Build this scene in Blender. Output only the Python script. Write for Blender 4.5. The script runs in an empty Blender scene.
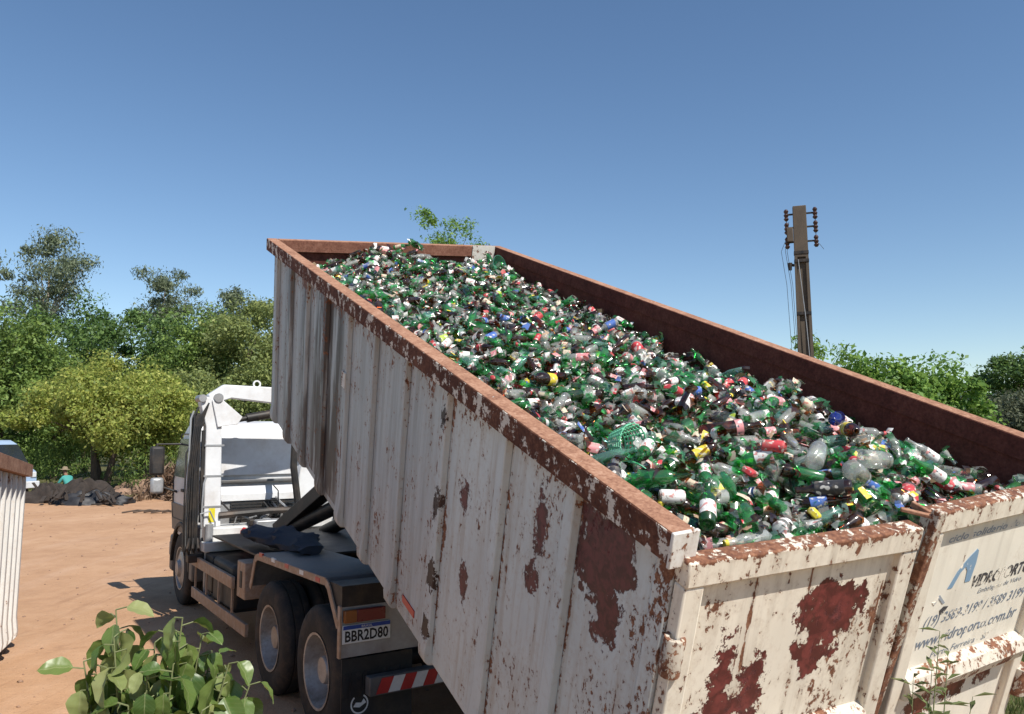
import bpy, math, random
import numpy as np
from mathutils import Vector, Matrix, Euler
random.seed(7); rng = np.random.default_rng(11)
S = bpy.context.scene
COL = S.collection
# ------------------------------------------------------------------ camera, sky, sun, exposure
CAM_Z, PITCH, FPX = 2.45, math.radians(5.5), 800.0
cd = bpy.data.cameras.new('camera'); cam = bpy.data.objects.new('camera', cd); COL.objects.link(cam)
cam.location = (0, 0, CAM_Z); cam.rotation_euler = (math.pi/2 + PITCH, 0, 0)
cd.sensor_width = 36; cd.lens = FPX/1024*36; cd.clip_start = .05; cd.clip_end = 3000
S.camera = cam
SUN_EL, SUN_HEAD = math.radians(49), math.radians(41)      # light travels towards this heading, left of +Y
w = bpy.data.worlds.new('World'); S.world = w; w.use_nodes = True
nt = w.node_tree; nt.nodes.clear()
sky = nt.nodes.new('ShaderNodeTexSky'); sky.sky_type = 'NISHITA'; sky.sun_disc = False
sky.sun_elevation = SUN_EL; sky.sun_rotation = math.pi - SUN_HEAD
sky.altitude = 550; sky.air_density = 1.0; sky.dust_density = .15; sky.ozone_density = .9
bg = nt.nodes.new('ShaderNodeBackground'); bg.inputs[1].default_value = .112
out = nt.nodes.new('ShaderNodeOutputWorld')
hs = nt.nodes.new('ShaderNodeHueSaturation'); hs.inputs['Saturation'].default_value = 1.12
nt.links.new(sky.outputs[0], hs.inputs['Color']); nt.links.new(hs.outputs[0], bg.inputs[0]); nt.links.new(bg.outputs[0], out.inputs[0])
ld = bpy.data.lights.new('sun', 'SUN'); ld.energy = 5.0; ld.angle = math.radians(.5); ld.color = (1, .95, .87)
sun = bpy.data.objects.new('sun', ld); COL.objects.link(sun)
sdir = Vector((-math.sin(SUN_HEAD)*math.cos(SUN_EL), math.cos(SUN_HEAD)*math.cos(SUN_EL), -math.sin(SUN_EL)))
sun.rotation_euler = sdir.to_track_quat('-Z', 'Y').to_euler(); sun.location = (20, -20, 30)
S.view_settings.view_transform = 'Standard'; S.view_settings.look = 'None'
S.view_settings.exposure = 0.25; S.view_settings.gamma = 1
S.render.engine = 'CYCLES'
S.cycles.use_denoising = True
S.cycles.max_bounces = 10; S.cycles.transparent_max_bounces = 14; S.cycles.glossy_bounces = 3
S.cycles.sample_clamp_indirect = 6

# ------------------------------------------------------------------ small helpers
class MB:
    """collects simple shapes and links them as ONE mesh object"""
    def __init__(s): s.v = []; s.f = []; s.m = []; s.cur = 0
    def add(s, vs, fs):
        o = len(s.v); s.v += [tuple(p) for p in vs]; s.f += [tuple(i+o for i in f) for f in fs]; s.m += [s.cur]*len(fs); return s
    def box(s, x0, x1, y0, y1, z0, z1):
        vs = [(x, y, z) for z in (z0, z1) for y in (y0, y1) for x in (x0, x1)]
        return s.add(vs, [(0,2,3,1),(4,5,7,6),(0,1,5,4),(2,6,7,3),(0,4,6,2),(1,3,7,5)])
    def bar(s, a, b, wd, ht, up=(0,0,1)):
        a = Vector(a); b = Vector(b); d = (b-a).normalized(); u = Vector(up)
        r = d.cross(u)
        if r.length < 1e-4: r = d.cross(Vector((1,0,0)))
        r.normalize(); u = r.cross(d)
        vs = [p + r*(sx*wd/2) + u*(sz*ht/2) for p in (a, b) for sx, sz in ((-1,-1),(1,-1),(1,1),(-1,1))]
        return s.add(vs, [(0,3,2,1),(4,5,6,7),(0,1,5,4),(1,2,6,5),(2,3,7,6),(3,0,4,7)])
    def tube(s, pts, rad, n=8, cap=True):
        pts = [Vector(p) for p in pts]; k = len(pts)
        rad = rad if isinstance(rad, (list, tuple)) else [rad]*k
        o = len(s.v); vs = []; prev = None
        for i, p in enumerate(pts):
            d = (pts[min(i+1, k-1)] - pts[max(i-1, 0)]).normalized()
            if prev is None:
                r = d.cross(Vector((0,0,1)) if abs(d.z) < .9 else Vector((1,0,0))).normalized()
            else:
                r = (prev - d*prev.dot(d)).normalized()
            prev = r; u = d.cross(r)
            for j in range(n):
                a = 2*math.pi*j/n; vs.append(p + (r*math.cos(a) + u*math.sin(a))*rad[i])
        fs = [(i*n+j, i*n+(j+1) % n, (i+1)*n+(j+1) % n, (i+1)*n+j) for i in range(k-1) for j in range(n)]
        if cap: fs += [tuple(range(n-1, -1, -1)), tuple((k-1)*n+j for j in range(n))]
        return s.add(vs, fs)
    def lathe(s, prof, axis_o=(0,0,0), ax='z', n=24, a0=0, a1=2*math.pi):
        full = abs(a1-a0) > 6.28; m = n if full else n+1; vs = []
        for r, h in prof:
            for j in range(m):
                a = a0 + (a1-a0)*j/n; c, q = r*math.cos(a), r*math.sin(a)
                p = {'z': (c, q, h), 'y': (q, h, c), 'x': (h, c, q)}[ax]
                vs.append((p[0]+axis_o[0], p[1]+axis_o[1], p[2]+axis_o[2]))
        fs = [(i*m+j, i*m+(j+1) % m, (i+1)*m+(j+1) % m, (i+1)*m+j) for i in range(len(prof)-1) for j in range(n)]
        return s.add(vs, fs)
    def prism(s, poly, t0, t1, ax='x'):
        k = len(poly)
        def P(a, b, t): return {'x': (t, a, b), 'y': (a, t, b), 'z': (a, b, t)}[ax]
        vs = [P(a, b, t0) for a, b in poly] + [P(a, b, t1) for a, b in poly]
        return s.add(vs, [tuple(range(k-1, -1, -1)), tuple(range(k, 2*k))] + [(i, (i+1) % k, k+(i+1) % k, k+i) for i in range(k)])
    def mesh(s, name, mats, smooth=True, xf=None):
        me = bpy.data.meshes.new(name)
        vs = s.v if xf is None else [tuple(xf @ Vector(p)) for p in s.v]
        me.from_pydata(vs, [], s.f); me.update()
        mats = mats if isinstance(mats, (list, tuple)) else [mats]
        for m in mats: me.materials.append(m)
        me.polygons.foreach_set('material_index', s.m)
        fix_normals(me)
        if smooth:
            me.polygons.foreach_set('use_smooth', [True]*len(me.polygons)); me.set_sharp_from_angle(angle=math.radians(35))
        return me
    def build(s, name, mats, parent=None, smooth=True, bevel=0, xf=None):
        return link(name, s.mesh(name, mats, smooth, xf), parent, bevel)

import bmesh
def fix_normals(me):
    bm = bmesh.new(); bm.from_mesh(me); bmesh.ops.recalc_face_normals(bm, faces=bm.faces); bm.to_mesh(me); bm.free()
def link(name, me, parent=None, bevel=0):
    o = bpy.data.objects.new(name, me); COL.objects.link(o)
    if parent: o.parent = parent
    if bevel:
        b = o.modifiers.new('bevel', 'BEVEL'); b.width = bevel; b.segments = 2; b.limit_method = 'ANGLE'; b.angle_limit = math.radians(40)
    return o
def tag(o, label=None, cat=None, group=None, kind=None):
    if label: o['label'] = label
    if cat: o['category'] = cat
    if group: o['group'] = group
    if kind: o['kind'] = kind
    return o
def empty(name, M):
    o = bpy.data.objects.new(name, None); COL.objects.link(o); o.matrix_basis = M; o.empty_display_size = .2; return o
def fast_mesh(name, verts, faces, mats, mi=None, smooth=False):
    """verts Nx3 array, faces Mx(3|4) array"""
    me = bpy.data.meshes.new(name); verts = np.asarray(verts, np.float32); faces = np.asarray(faces, np.int32)
    k = faces.shape[1]; M = len(faces)
    me.vertices.add(len(verts)); me.vertices.foreach_set('co', verts.ravel())
    me.loops.add(M*k); me.loops.foreach_set('vertex_index', faces.ravel())
    me.polygons.add(M); me.polygons.foreach_set('loop_start', np.arange(0, M*k, k, dtype=np.int32))
    me.polygons.foreach_set('loop_total', np.full(M, k, np.int32))
    for m in (mats if isinstance(mats, (list, tuple)) else [mats]): me.materials.append(m)
    if mi is not None: me.polygons.foreach_set('material_index', np.asarray(mi, np.int32))
    if smooth: me.polygons.foreach_set('use_smooth', np.ones(M, bool))
    me.update(calc_edges=True); me.validate()
    return me

# ------------------------------------------------------------------ material helpers
class NM:
    def __init__(s, name):
        s.mat = bpy.data.materials.new(name); s.mat.use_nodes = True; s.t = s.mat.node_tree; s.t.nodes.clear()
        s.o = s.t.nodes.new('ShaderNodeOutputMaterial')
    def n(s, ty, **kw):
        nd = s.t.nodes.new(ty)
        for k, v in kw.items(): setattr(nd, k, v)
        return nd
    def put(s, sock, v):
        if hasattr(v, 'is_output') or isinstance(v, bpy.types.NodeSocket): s.t.links.new(v, sock)
        else:
            if isinstance(v, (tuple, list)) and len(v) == 3 and sock.type == 'RGBA': v = (*v, 1)
            sock.default_value = v
    def math(s, op, a, b=0.0, c=None, clamp=False):
        nd = s.n('ShaderNodeMath', operation=op, use_clamp=clamp); s.put(nd.inputs[0], a); s.put(nd.inputs[1], b)
        if c is not None: s.put(nd.inputs[2], c)
        return nd.outputs[0]
    def ss(s, x, a, b):                     # smoothstep a..b
        nd = s.n('ShaderNodeMapRange', interpolation_type='SMOOTHSTEP'); s.put(nd.inputs[0], x)
        nd.inputs[1].default_value = a; nd.inputs[2].default_value = b; return nd.outputs[0]
    def mix(s, f, a, b, bt='MIX'):
        nd = s.n('ShaderNodeMix', data_type='RGBA', blend_type=bt); s.put(nd.inputs[0], f); s.put(nd.inputs[6], a); s.put(nd.inputs[7], b); return nd.outputs[2]
    def coord(s, kind='Object'): return s.n('ShaderNodeTexCoord').outputs[kind]
    def sep(s, v): nd = s.n('ShaderNodeSeparateXYZ'); s.put(nd.inputs[0], v); return nd.outputs
    def mapv(s, v, scale=(1,1,1), loc=(0,0,0)):
        nd = s.n('ShaderNodeMapping'); s.put(nd.inputs[0], v); nd.inputs[1].default_value = loc; nd.inputs[3].default_value = scale; return nd.outputs[0]
    def noise(s, v, sc, det=4, rough=.6, dist=0):
        nd = s.n('ShaderNodeTexNoise'); s.put(nd.inputs['Vector'], v); nd.inputs['Scale'].default_value = sc
        nd.inputs['Detail'].default_value = det; nd.inputs['Roughness'].default_value = rough; nd.inputs['Distortion'].default_value = dist
        return nd.outputs[0]
    def ramp(s, f, stops):
        nd = s.n('ShaderNodeValToRGB'); s.put(nd.inputs[0], f); e = nd.color_ramp.elements
        while len(e) < len(stops): e.new(.5)
        for el, (p, c) in zip(e, stops): el.position = p; el.color = (*c, 1)
        return nd.outputs[0]
    def bump(s, h, st=.3, d=.01):
        nd = s.n('ShaderNodeBump'); s.put(nd.inputs['Height'], h); nd.inputs['Strength'].default_value = st; nd.inputs['Distance'].default_value = d; return nd.outputs[0]
    def bsdf(s, col, rough=.6, metal=0, normal=None, spec=.5, emit=None):
        nd = s.n('ShaderNodeBsdfPrincipled'); s.put(nd.inputs['Base Color'], col); s.put(nd.inputs['Roughness'], rough); s.put(nd.inputs['Metallic'], metal)
        nd.inputs['Specular IOR Level'].default_value = spec
        if normal is not None: s.put(nd.inputs['Normal'], normal)
        return nd.outputs[0]
    def done(s, sh): s.t.links.new(sh, s.o.inputs[0]); return s.mat

def plain(name, col, rough=.6, metal=0, var=.25, sc=6, bump=0, dirt=None, spec=.5):
    """one paint or material with mottling, optional dust"""
    m = NM(name); v = m.coord(); n1 = m.noise(v, sc, 5, .65); n2 = m.noise(v, sc*7, 3, .6)
    f = m.math('ADD', m.math('MULTIPLY', n1, .65), m.math('MULTIPLY', n2, .35))
    lo = tuple(c*(1-var) for c in col); hi = tuple(min(1, c*(1+var*.6)) for c in col)
    c = m.ramp(f, [(.3, lo), (.7, hi)])
    if dirt:
        c = m.mix(m.math('MULTIPLY', m.ss(m.noise(v, sc*.6, 6, .7), .42, .72), dirt[1]), c, dirt[0])
    r = m.math('ADD', m.math('MULTIPLY', n1, .3), rough-.15, clamp=True)
    nb = m.bump(f, bump, .01) if bump else None
    return m.done(m.bsdf(c, r, metal, nb, spec))

RUST_D, RUST_M, RUST_L = (.07, .026, .016), (.19, .075, .038), (.36, .18, .10)
def painted_steel(name, base, patches=(), spots=.0, edge=None, soot=None, grey=None, streak=.5, thick=.5, maroon=(.085, .02, .021)):
    """old paint over rusted steel; patches = ((axis pair), centre a, centre b, radius a, radius b) where paint has flaked off"""
    m = NM(name); v = m.coord(); x, y, z = m.sep(v)
    n_f = m.noise(v, 38, 5, .7); n_m = m.noise(v, 11, 6, .68, .3); n_l = m.noise(v, 2.3, 4, .6)
    vs = m.mapv(v, (16, 16, .9)); n_s = m.noise(vs, 1.0, 4, .6)
    col = m.mix(m.ss(n_l, .3, .7), tuple(c*.93 for c in base), tuple(min(1, c*1.05) for c in base))
    col = m.mix(m.math('MULTIPLY', m.ss(n_s, .46, .72), .42*streak), col, (.36, .29, .22))
    if grey:                                                     # greyer tone mixed into the paint, y0..y1
        g = m.math('MULTIPLY', m.ss(m.math('ADD', y, m.math('MULTIPLY', n_l, .5)), grey[0], grey[1]), grey[3])
        gc = m.mix(m.ss(n_s, .35, .65), grey[2], tuple(c*.72 for c in grey[2]))
        col = m.mix(g, col, gc)
    rust = m.ramp(n_f, [(.3, RUST_D), (.5, RUST_M), (.72, RUST_L)])
    # flecks and blotches
    n_k = m.noise(m.mapv(v, (1, 1, .7)), 34, 5, .7, .2); n_r = m.noise(m.mapv(v, (4.2, 4.2, 2.6)), 1, 4, .6)
    rsel = m.math('ADD', m.math('MULTIPLY', n_k, .45), m.math('ADD', m.math('MULTIPLY', n_m, .2), m.math('MULTIPLY', n_r, .35)))
    if edge:                                                     # more rust towards these edges: (axis, value, reach, amount)
        for ax, val, reach, amt in edge:
            d = m.math('ABSOLUTE', m.math('SUBTRACT', (x, y, z)[ax], val))
            rsel = m.math('ADD', rsel, m.math('MULTIPLY', m.math('SUBTRACT', 1, m.ss(d, 0, reach)), amt))
    mask = m.ss(rsel, .595-spots, .615-spots)
    halo = m.ss(rsel, .50-spots, .615-spots)
    col = m.mix(m.math('MULTIPLY', halo, .24), col, (.38, .25, .15))
    mask2 = m.ss(m.math('ADD', m.math('MULTIPLY', n_s, .7), m.math('MULTIPLY', n_m, .3)), .655-spots*.8, .68-spots*.8)
    mask = m.math('MAXIMUM', mask, mask2)
    if soot:
        for (y0, y1, amt) in soot:
            band = m.math('MULTIPLY', m.ss(y, y0-.12, y0+.08), m.math('SUBTRACT', 1, m.ss(y, y1-.08, y1+.12)))
            st = m.math('MULTIPLY', m.math('MULTIPLY', band, m.ss(m.noise(m.mapv(v, (9, 9, 1.1), (3, 1, 2)), 1, 4), .34, .55)), amt)
            col = m.mix(st, col, (.055, .04, .035))
    col = m.mix(mask, col, rust)
    pm = er = None
    for (axa, axb, ca, cb, ra, rb) in patches:
        c3 = (x, y, z)
        da = m.math('DIVIDE', m.math('SUBTRACT', c3[axa], ca), ra); db = m.math('DIVIDE', m.math('SUBTRACT', c3[axb], cb), rb)
        d = m.math('SQRT', m.math('ADD', m.math('MULTIPLY', da, da), m.math('MULTIPLY', db, db)))
        rr = min(ra, rb); nz = m.math('ADD', m.math('MULTIPLY', m.noise(v, 1.0/rr, 3, .6, .3), .6), m.math('MULTIPLY', m.noise(m.mapv(v, (1, 1, .6)), 4.5/rr, 6, .75, .5), .4))
        d = m.math('ADD', d, m.math('MULTIPLY', m.math('SUBTRACT', nz, .5), 3.2 if rr > .1 else 5.0))
        k = m.math('SUBTRACT', 1, m.ss(d, .97, 1.0)); er = m.ss(d, .72, .95) if er is None else m.math('MINIMUM', er, m.ss(d, .72, .95)); pm = k if pm is None else m.math('MAXIMUM', pm, k)
    rough = m.math('ADD', .52, m.math('MULTIPLY', mask, .35))
    hgt = m.math('SUBTRACT', m.math('MULTIPLY', n_f, .25), mask)
    if pm is not None:
        col = m.mix(pm, col, m.mix(m.math('MULTIPLY', er, .55), m.mix(m.ss(m.noise(v, 17, 4, .6, .6), .38, .62), tuple(c*.72 for c in maroon), tuple(c*1.5 for c in maroon)), RUST_D))
        hgt = m.math('SUBTRACT', hgt, pm)
    return m.done(m.bsdf(col, rough, 0, m.bump(hgt, thick, .004)))

def rust_mat(name, a, b, c, paint=None, pa=.5, sc=14):
    m = NM(name); v = m.coord(); n1 = m.noise(v, sc, 6, .72); n2 = m.noise(v, sc*4, 3, .6); n3 = m.noise(v, 3, 3)
    f = m.math('ADD', m.math('MULTIPLY', n1, .5), m.math('ADD', m.math('MULTIPLY', n2, .25), m.math('MULTIPLY', n3, .25)))
    col = m.ramp(f, [(.34, a), (.5, b), (.66, c)])
    if paint: col = m.mix(m.ss(m.noise(v, sc*.8, 6, .75), pa-.015, pa+.015), col, paint)
    return m.done(m.bsdf(col, .85, 0, m.bump(n2, .5, .004), .25))

def leaf_mat(name, dark, mid, light, trans=.35, rough=.55, spec=.35):
    m = NM(name); g = m.n('ShaderNodeNewGeometry')
    col = m.ramp(g.outputs['Random Per Island'], [(0, dark), (.5, mid), (1, light)])
    p = m.bsdf(col, rough, 0, None, spec)
    t = m.n('ShaderNodeBsdfTranslucent'); m.put(t.inputs[0], m.mix(.5, col, tuple(min(1, c*1.5) for c in light)))
    mx = m.n('ShaderNodeMixShader'); mx.inputs[0].default_value = trans; m.t.links.new(p, mx.inputs[1]); m.t.links.new(t.outputs[0], mx.inputs[2])
    return m.done(mx.outputs[0])

def glass_mat(name, col, dif, dusty=.3, tint=1.0):
    """thin bottle glass: tinted see-through wall, sharp reflection, a film of dust"""
    m = NM(name)
    oi = m.n('ShaderNodeObjectInfo'); g = m.n('ShaderNodeNewGeometry'); r = g.outputs['Random Per Island']
    tr = m.n('ShaderNodeBsdfTransparent'); m.put(tr.inputs[0], m.mix(m.math('MULTIPLY', r, .6), col, tuple(min(1, c*1.5+.02) for c in col)))
    dn = m.noise(m.coord(), 22, 4, .65)
    dcol = m.mix(r, tuple(c*.5 for c in dif), tuple(min(1, c*1.6) for c in dif))
    dcol = m.mix(m.math('MULTIPLY', m.ss(dn, .42, .7), .5), dcol, (.30, .27, .21))
    df = m.bsdf(dcol, .35, 0, None, .5)
    a = m.n('ShaderNodeMixShader'); a.inputs[0].default_value = dusty; m.t.links.new(tr.outputs[0], a.inputs[1]); m.t.links.new(df, a.inputs[2])
    gl = m.n('ShaderNodeBsdfGlossy'); gl.inputs['Roughness'].default_value = .12
    lw = m.n('ShaderNodeLayerWeight'); lw.inputs[0].default_value = .5; fa = m.math('POWER', lw.outputs['Facing'], 3.5)
    b = m.n('ShaderNodeMixShader'); m.put(b.inputs[0], m.math('ADD', m.math('MULTIPLY', fa, .7), .06, clamp=True))
    m.t.links.new(a.outputs[0], b.inputs[1]); m.t.links.new(gl.outputs[0], b.inputs[2])
    return m.done(b.outputs[0])

CREAM = (.70, .675, .625)
M = {}
M['rim'] = rust_mat('rusty_rim', (.16, .07, .045), (.33, .17, .105), (.48, .29, .20), CREAM, .68)
M['rimside'] = rust_mat('rusty_rim_side', (.05, .02, .015), (.11, .042, .026), (.2, .09, .055), (.62, .57, .50), .555)
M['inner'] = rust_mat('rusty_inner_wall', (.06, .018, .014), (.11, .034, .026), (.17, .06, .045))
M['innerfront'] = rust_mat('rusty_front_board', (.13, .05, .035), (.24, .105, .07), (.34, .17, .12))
M['darksteel'] = plain('dark_greasy_steel', (.028, .026, .025), .55, .3, .5, 5, dirt=((.18, .12, .08), .35))
M['black'] = plain('black_rubber_plastic', (.018, .018, .019), .6, 0, .4, 8, dirt=((.16, .11, .07), .25))
M['tyre'] = plain('dusty_tyre_rubber', (.02, .019, .018), .85, 0, .3, 9, .2, dirt=((.13, .085, .055), .4))
M['wheelsteel'] = plain('dusty_wheel_steel', (.40, .385, .365), .45, .35, .4, 6, dirt=((.16, .11, .075), .75))
M['white'] = plain('white_truck_paint', (.70, .71, .72), .4, 0, .09, 3, dirt=((.36, .28, .21), .4))
M['whitedirty'] = plain('dirty_white_paint', (.62, .62, .60), .5, 0, .15, 4, dirt=((.3, .23, .17), .4))
M['grey'] = plain('grey_steel_plate', (.12, .125, .13), .5, .2, .4, 5, dirt=((.22, .16, .11), .4))
M['silver'] = plain('silver_sheet', (.36, .37, .38), .4, .3, .25, 5, dirt=((.2, .16, .12), .45))
M['tan'] = plain('tan_reflective_strip', (.36, .23, .15), .6, 0, .35, 16, dirt=((.55, .5, .45), .4))  # mottled tan for guard rails, posts, fender edges and valve boxes
M['red'] = plain('red_reflector', (.45, .03, .03), .35, 0, .2, 8)
M['lens'] = plain('dusty_red_lens', (.16, .02, .02), .3, 0, .2, 8)
M['amber'] = plain('amber_lens', (.24, .08, .02), .3, 0, .2, 8)
M['stripew'] = plain('white_reflective', (.7, .7, .68), .45, 0, .15, 12)
M['glassdark'] = plain('dark_window_glass', (.02, .025, .03), .12, 0, .2, 2)
M['blue'] = plain('plate_blue', (.02, .06, .3), .5)
M['inkblack'] = plain('plate_black', (.015, .015, .015), .5)
M['cloth'] = plain('dark_blue_tarp', (.022, .028, .045), .8, 0, .4, 7, .4)
M['yellow'] = plain('yellow_sticker', (.7, .6, .03), .5)
M['concrete'] = plain('weathered_concrete', (.105, .08, .058), .9, 0, .35, 5, .3, dirt=((.1, .08, .06), .6))
M['bark'] = plain('brown_bark', (.10, .07, .05), .9, 0, .5, 6, .5)
M['barkpale'] = plain('pale_bark', (.34, .29, .23), .85, 0, .35, 3, .4)
M['stem'] = plain('green_stem', (.17, .19, .08), .7, 0, .3, 30)
M['wood'] = plain('old_wood', (.24, .17, .12), .9, 0, .4, 8, .4)

# ------------------------------------------------------------------ ground
def sstep(a, b, x):
    t = np.clip((x-a)/(b-a), 0, 1); return t*t*(3-2*t)
def ground_z(x, y):
    x = np.asarray(x, float); y = np.asarray(y, float)
    bank = .9*(1-sstep(1.9, 2.95, y + .12*np.sin(x*1.3)))
    und = .03*np.sin(x*.7+1)*np.sin(y*.5) + .015*np.sin(x*2.3+y*1.7)
    far = sstep(30, 60, y)*.6*np.sin(x*.05)*.5
    return bank + und*sstep(3, 6, y) + far
def axis(segs):
    o = [segs[0][0]]
    for a, b, st in segs: o += list(np.arange(a, b, st)[1:]) + [b]
    return np.array(sorted(set(np.round(o, 4))))
gx = axis([(-1500, -200, 130), (-200, -45, 8), (-45, -15, 1.2), (-15, 15, .3), (15, 45, 1.2), (45, 200, 8), (200, 1500, 130)])
gy = axis([(-300, -10, 40), (-10, 1, 1), (1, 16, .2), (16, 50, .8), (50, 200, 8), (200, 2400, 150)])
GX, GY = np.meshgrid(gx, gy); nx, ny = len(gx), len(gy)
gv = np.stack([GX.ravel(), GY.ravel(), ground_z(GX, GY).ravel()], 1)
ii = np.arange(nx*ny).reshape(ny, nx)
gf = np.stack([ii[:-1, :-1].ravel(), ii[:-1, 1:].ravel(), ii[1:, 1:].ravel(), ii[1:, :-1].ravel()], 1)
m = NM('red_earth'); v = m.coord(); x, y, z = m.sep(v)
n1 = m.noise(v, .35, 5, .6); n2 = m.noise(v, 2.2, 6, .7); n3 = m.noise(v, 30, 4, .7)
trk = m.noise(m.mapv(v, (1.6, .25, 1)), 1, 4, .6)
c = m.ramp(m.math('ADD', m.math('MULTIPLY', n1, .5), m.math('MULTIPLY', n2, .5)), [(.32, (.37, .212, .122)), (.5, (.46, .274, .160)), (.68, (.54, .34, .21))])
c = m.mix(m.math('MULTIPLY', m.ss(trk, .5, .7), .35), c, (.53, .35, .24))
c = m.mix(m.math('MULTIPLY', m.ss(n3, .55, .75), .4), c, (.2, .1, .06))
tk = m.noise(m.mapv(v, (5.5, .35, 1), (0, 2, 0)), 1, 5, .65, .6)
c = m.mix(m.math('MULTIPLY', m.ss(tk, .56, .68), .30), c, (.27, .145, .085))
c = m.mix(m.math('MULTIPLY', m.ss(m.noise(v, .9, 5, .7, 1), .60, .70), .28), c, (.25, .14, .085))
gr = m.math('MAXIMUM', m.ss(m.math('ADD', x, m.math('MULTIPLY', n2, 1.2)), 3.6, 4.6), m.ss(m.math('ADD', y, m.math('MULTIPLY', n1, 16)), 36, 42))
c = m.mix(gr, c, m.ramp(n2, [(.3, (.06, .075, .025)), (.7, (.15, .13, .06))]))
M['ground'] = m.done(m.bsdf(c, .95, 0, m.bump(m.math('ADD', n3, m.math('MULTIPLY', n2, 2)), .5, .03), .15))
tag(link('ground', fast_mesh('ground', gv, gf, M['ground'], smooth=True)), kind='structure')

# distant ridge on the right
rv, rf = [], []
for i in range(61):
    a = math.radians(8 + i*.9); d = 900
    h = 62 + 14*math.sin(i*.23) + 5*math.sin(i*.9)
    for q, (dd, hh) in enumerate(((0, -3), (120, h*.75), (240, h), (500, h*.6))):
        rv.append((math.sin(a)*(d+dd), math.cos(a)*(d+dd), hh))
for i in range(60):
    for q in range(3): rf.append((i*4+q, (i+1)*4+q, (i+1)*4+q+1, i*4+q+1))
M['ridge'] = plain('wooded_ridge', (.055, .085, .075), .95, 0, .35, .02)
tag(link('hills', fast_mesh('hills', np.array(rv), np.array(rf), M['ridge'], smooth=True)), kind='structure')

# ------------------------------------------------------------------ the tipped container
def rotm(yaw, pit, rol):
    return Matrix.Rotation(yaw, 3, 'Z') @ Matrix.Rotation(pit, 3, 'X') @ Matrix.Rotation(rol, 3, 'Y')
CP = Matrix.Rotation(PITCH, 3, 'X')
R3 = CP @ rotm(.5098, .2823, -.0385)
T3 = (CP @ Vector((.5933, 2.7131, -.5805)))*1.003 + Vector((0, 0, CAM_Z))
CM = R3.to_4x4(); CM.translation = T3                 # local: x right, y to the front board, z up; origin rear left top corner
CW, CL, CH = 2.5, 6.35, 1.80
cont = empty('roll_off_container', CM)
tag(cont, 'long rusty cream steel container tipped up on the truck, heaped with glass bottles', 'container')
PAINT_L = painted_steel('flaking_cream_side', (.56, .605, .60), patches=((1, 2, .43, -.33, .20, .20), (1, 2, .36, -.55, .09, .13), (1, 2, 1.66, -.66, .05, .09), (1, 2, .9, -.44, .05, .16), (1, 2, .93, -.72, .05, .08), (1, 2, 1.59, -1.12, .05, .1), (1, 2, .04, -.62, .07, .06)),
        spots=.034, edge=((2, -.1, .22, .06), (1, 0, .12, .05)) + tuple((1, q_, .035, .075) for q_ in (.60, .71, 1.21, 1.32, 1.89, 2.0, 2.63, 3.23, 4.42)), soot=((3.95, 4.75, 1.0), (4.9, 5.2, .7), (5.55, 5.8, .6)), grey=(1.9, 2.6, (.42, .455, .47), .85), streak=1.2)
PAINT_R = painted_steel('flaking_cream_post', (.57, .61, .60), spots=.025, edge=((2, -.1, .25, .05), (1, 0, .1, .04)), grey=(1.9, 2.6, (.43, .465, .475), .85), soot=((4.2, 4.5, .95), (4.85, 5.1, .8), (5.45, 5.65, .7)))
M['paintL'], M['paintR'] = PAINT_L, PAINT_R
M['paintS'] = painted_steel('rubbed_cream_post', (.57, .61, .60), patches=((1, 2, 1.95, -.82, .05, .085), (1, 2, 1.95, -1.28, .055, .09), (1, 2, 1.96, -1.63, .05, .08), (1, 2, 1.95, -.3, .03, .06)), spots=.035, edge=((2, -.1, .25, .05),), grey=(1.9, 2.6, (.42, .455, .47), .85), maroon=(.03, .016, .013))
M['paintO'] = painted_steel('flaking_cream_outer', CREAM, spots=.03)
two = [M['paintL'], M['inner']]
def two_skin(name, b0, b1):
    mb = MB(); mb.box(*b0); mb.cur = 1; mb.box(*b1); return mb.build(name, two, cont)
two_skin('side_wall', (0, .008, .1, CL, -CH, -.02), (.0085, .016, .1, CL, -CH, -.02))
two_skin('side_wall', (CW-.008, CW, .1, CL, -CH, -.02), (CW-.016, CW-.0085, .1, CL, -CH, -.02))
two_skin('front_board', (.0, CW, CL-.008, CL, -CH, -.02), (.016, CW-.016, CL-.016, CL-.0085, -CH, -.02))
MB().box(.016, CW-.016, .0, CL-.016, -CH, -CH+.02).build('floor_plate', M['inner'], cont)
# top rims: hollow box section, rust on top, flaked paint on the outer face
def rim(x0, x1, y0, y1, name='top_rim', side='rimside'):
    mb = MB(); mb.box(x0, x1, y0, y1, -.118, -.004); mb.cur = 1
    mb.box(x0+.004, x1-.004, y0+.004, y1-.004, -.0039, .0)
    return mb.build(name, [M[side], M['rim']], cont, bevel=.008)
rim(-.075, .03, -.012, CL+.045); rim(CW-.03, CW+.075, .02, CL+.045, side='inner'); rim(.032, CW-.032, CL-.05, CL+.04, side='innerfront')
MB().box(-.079, .036, -.03, -.013, -.13, .004).build('rim_end_plate', M['paintO'], cont, bevel=.004)
MB().box(CW-.036, CW+.079, .0, .019, -.13, .004).build('rim_end_plate', M['paintR'], cont, bevel=.004)
# lip of the front board, brighter at its right end
MB().box(CW-.32, CW-.04, CL-.06, CL-.051, -.16, .008).build('bent_corner_plate', M['paintO'], cont)
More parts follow.
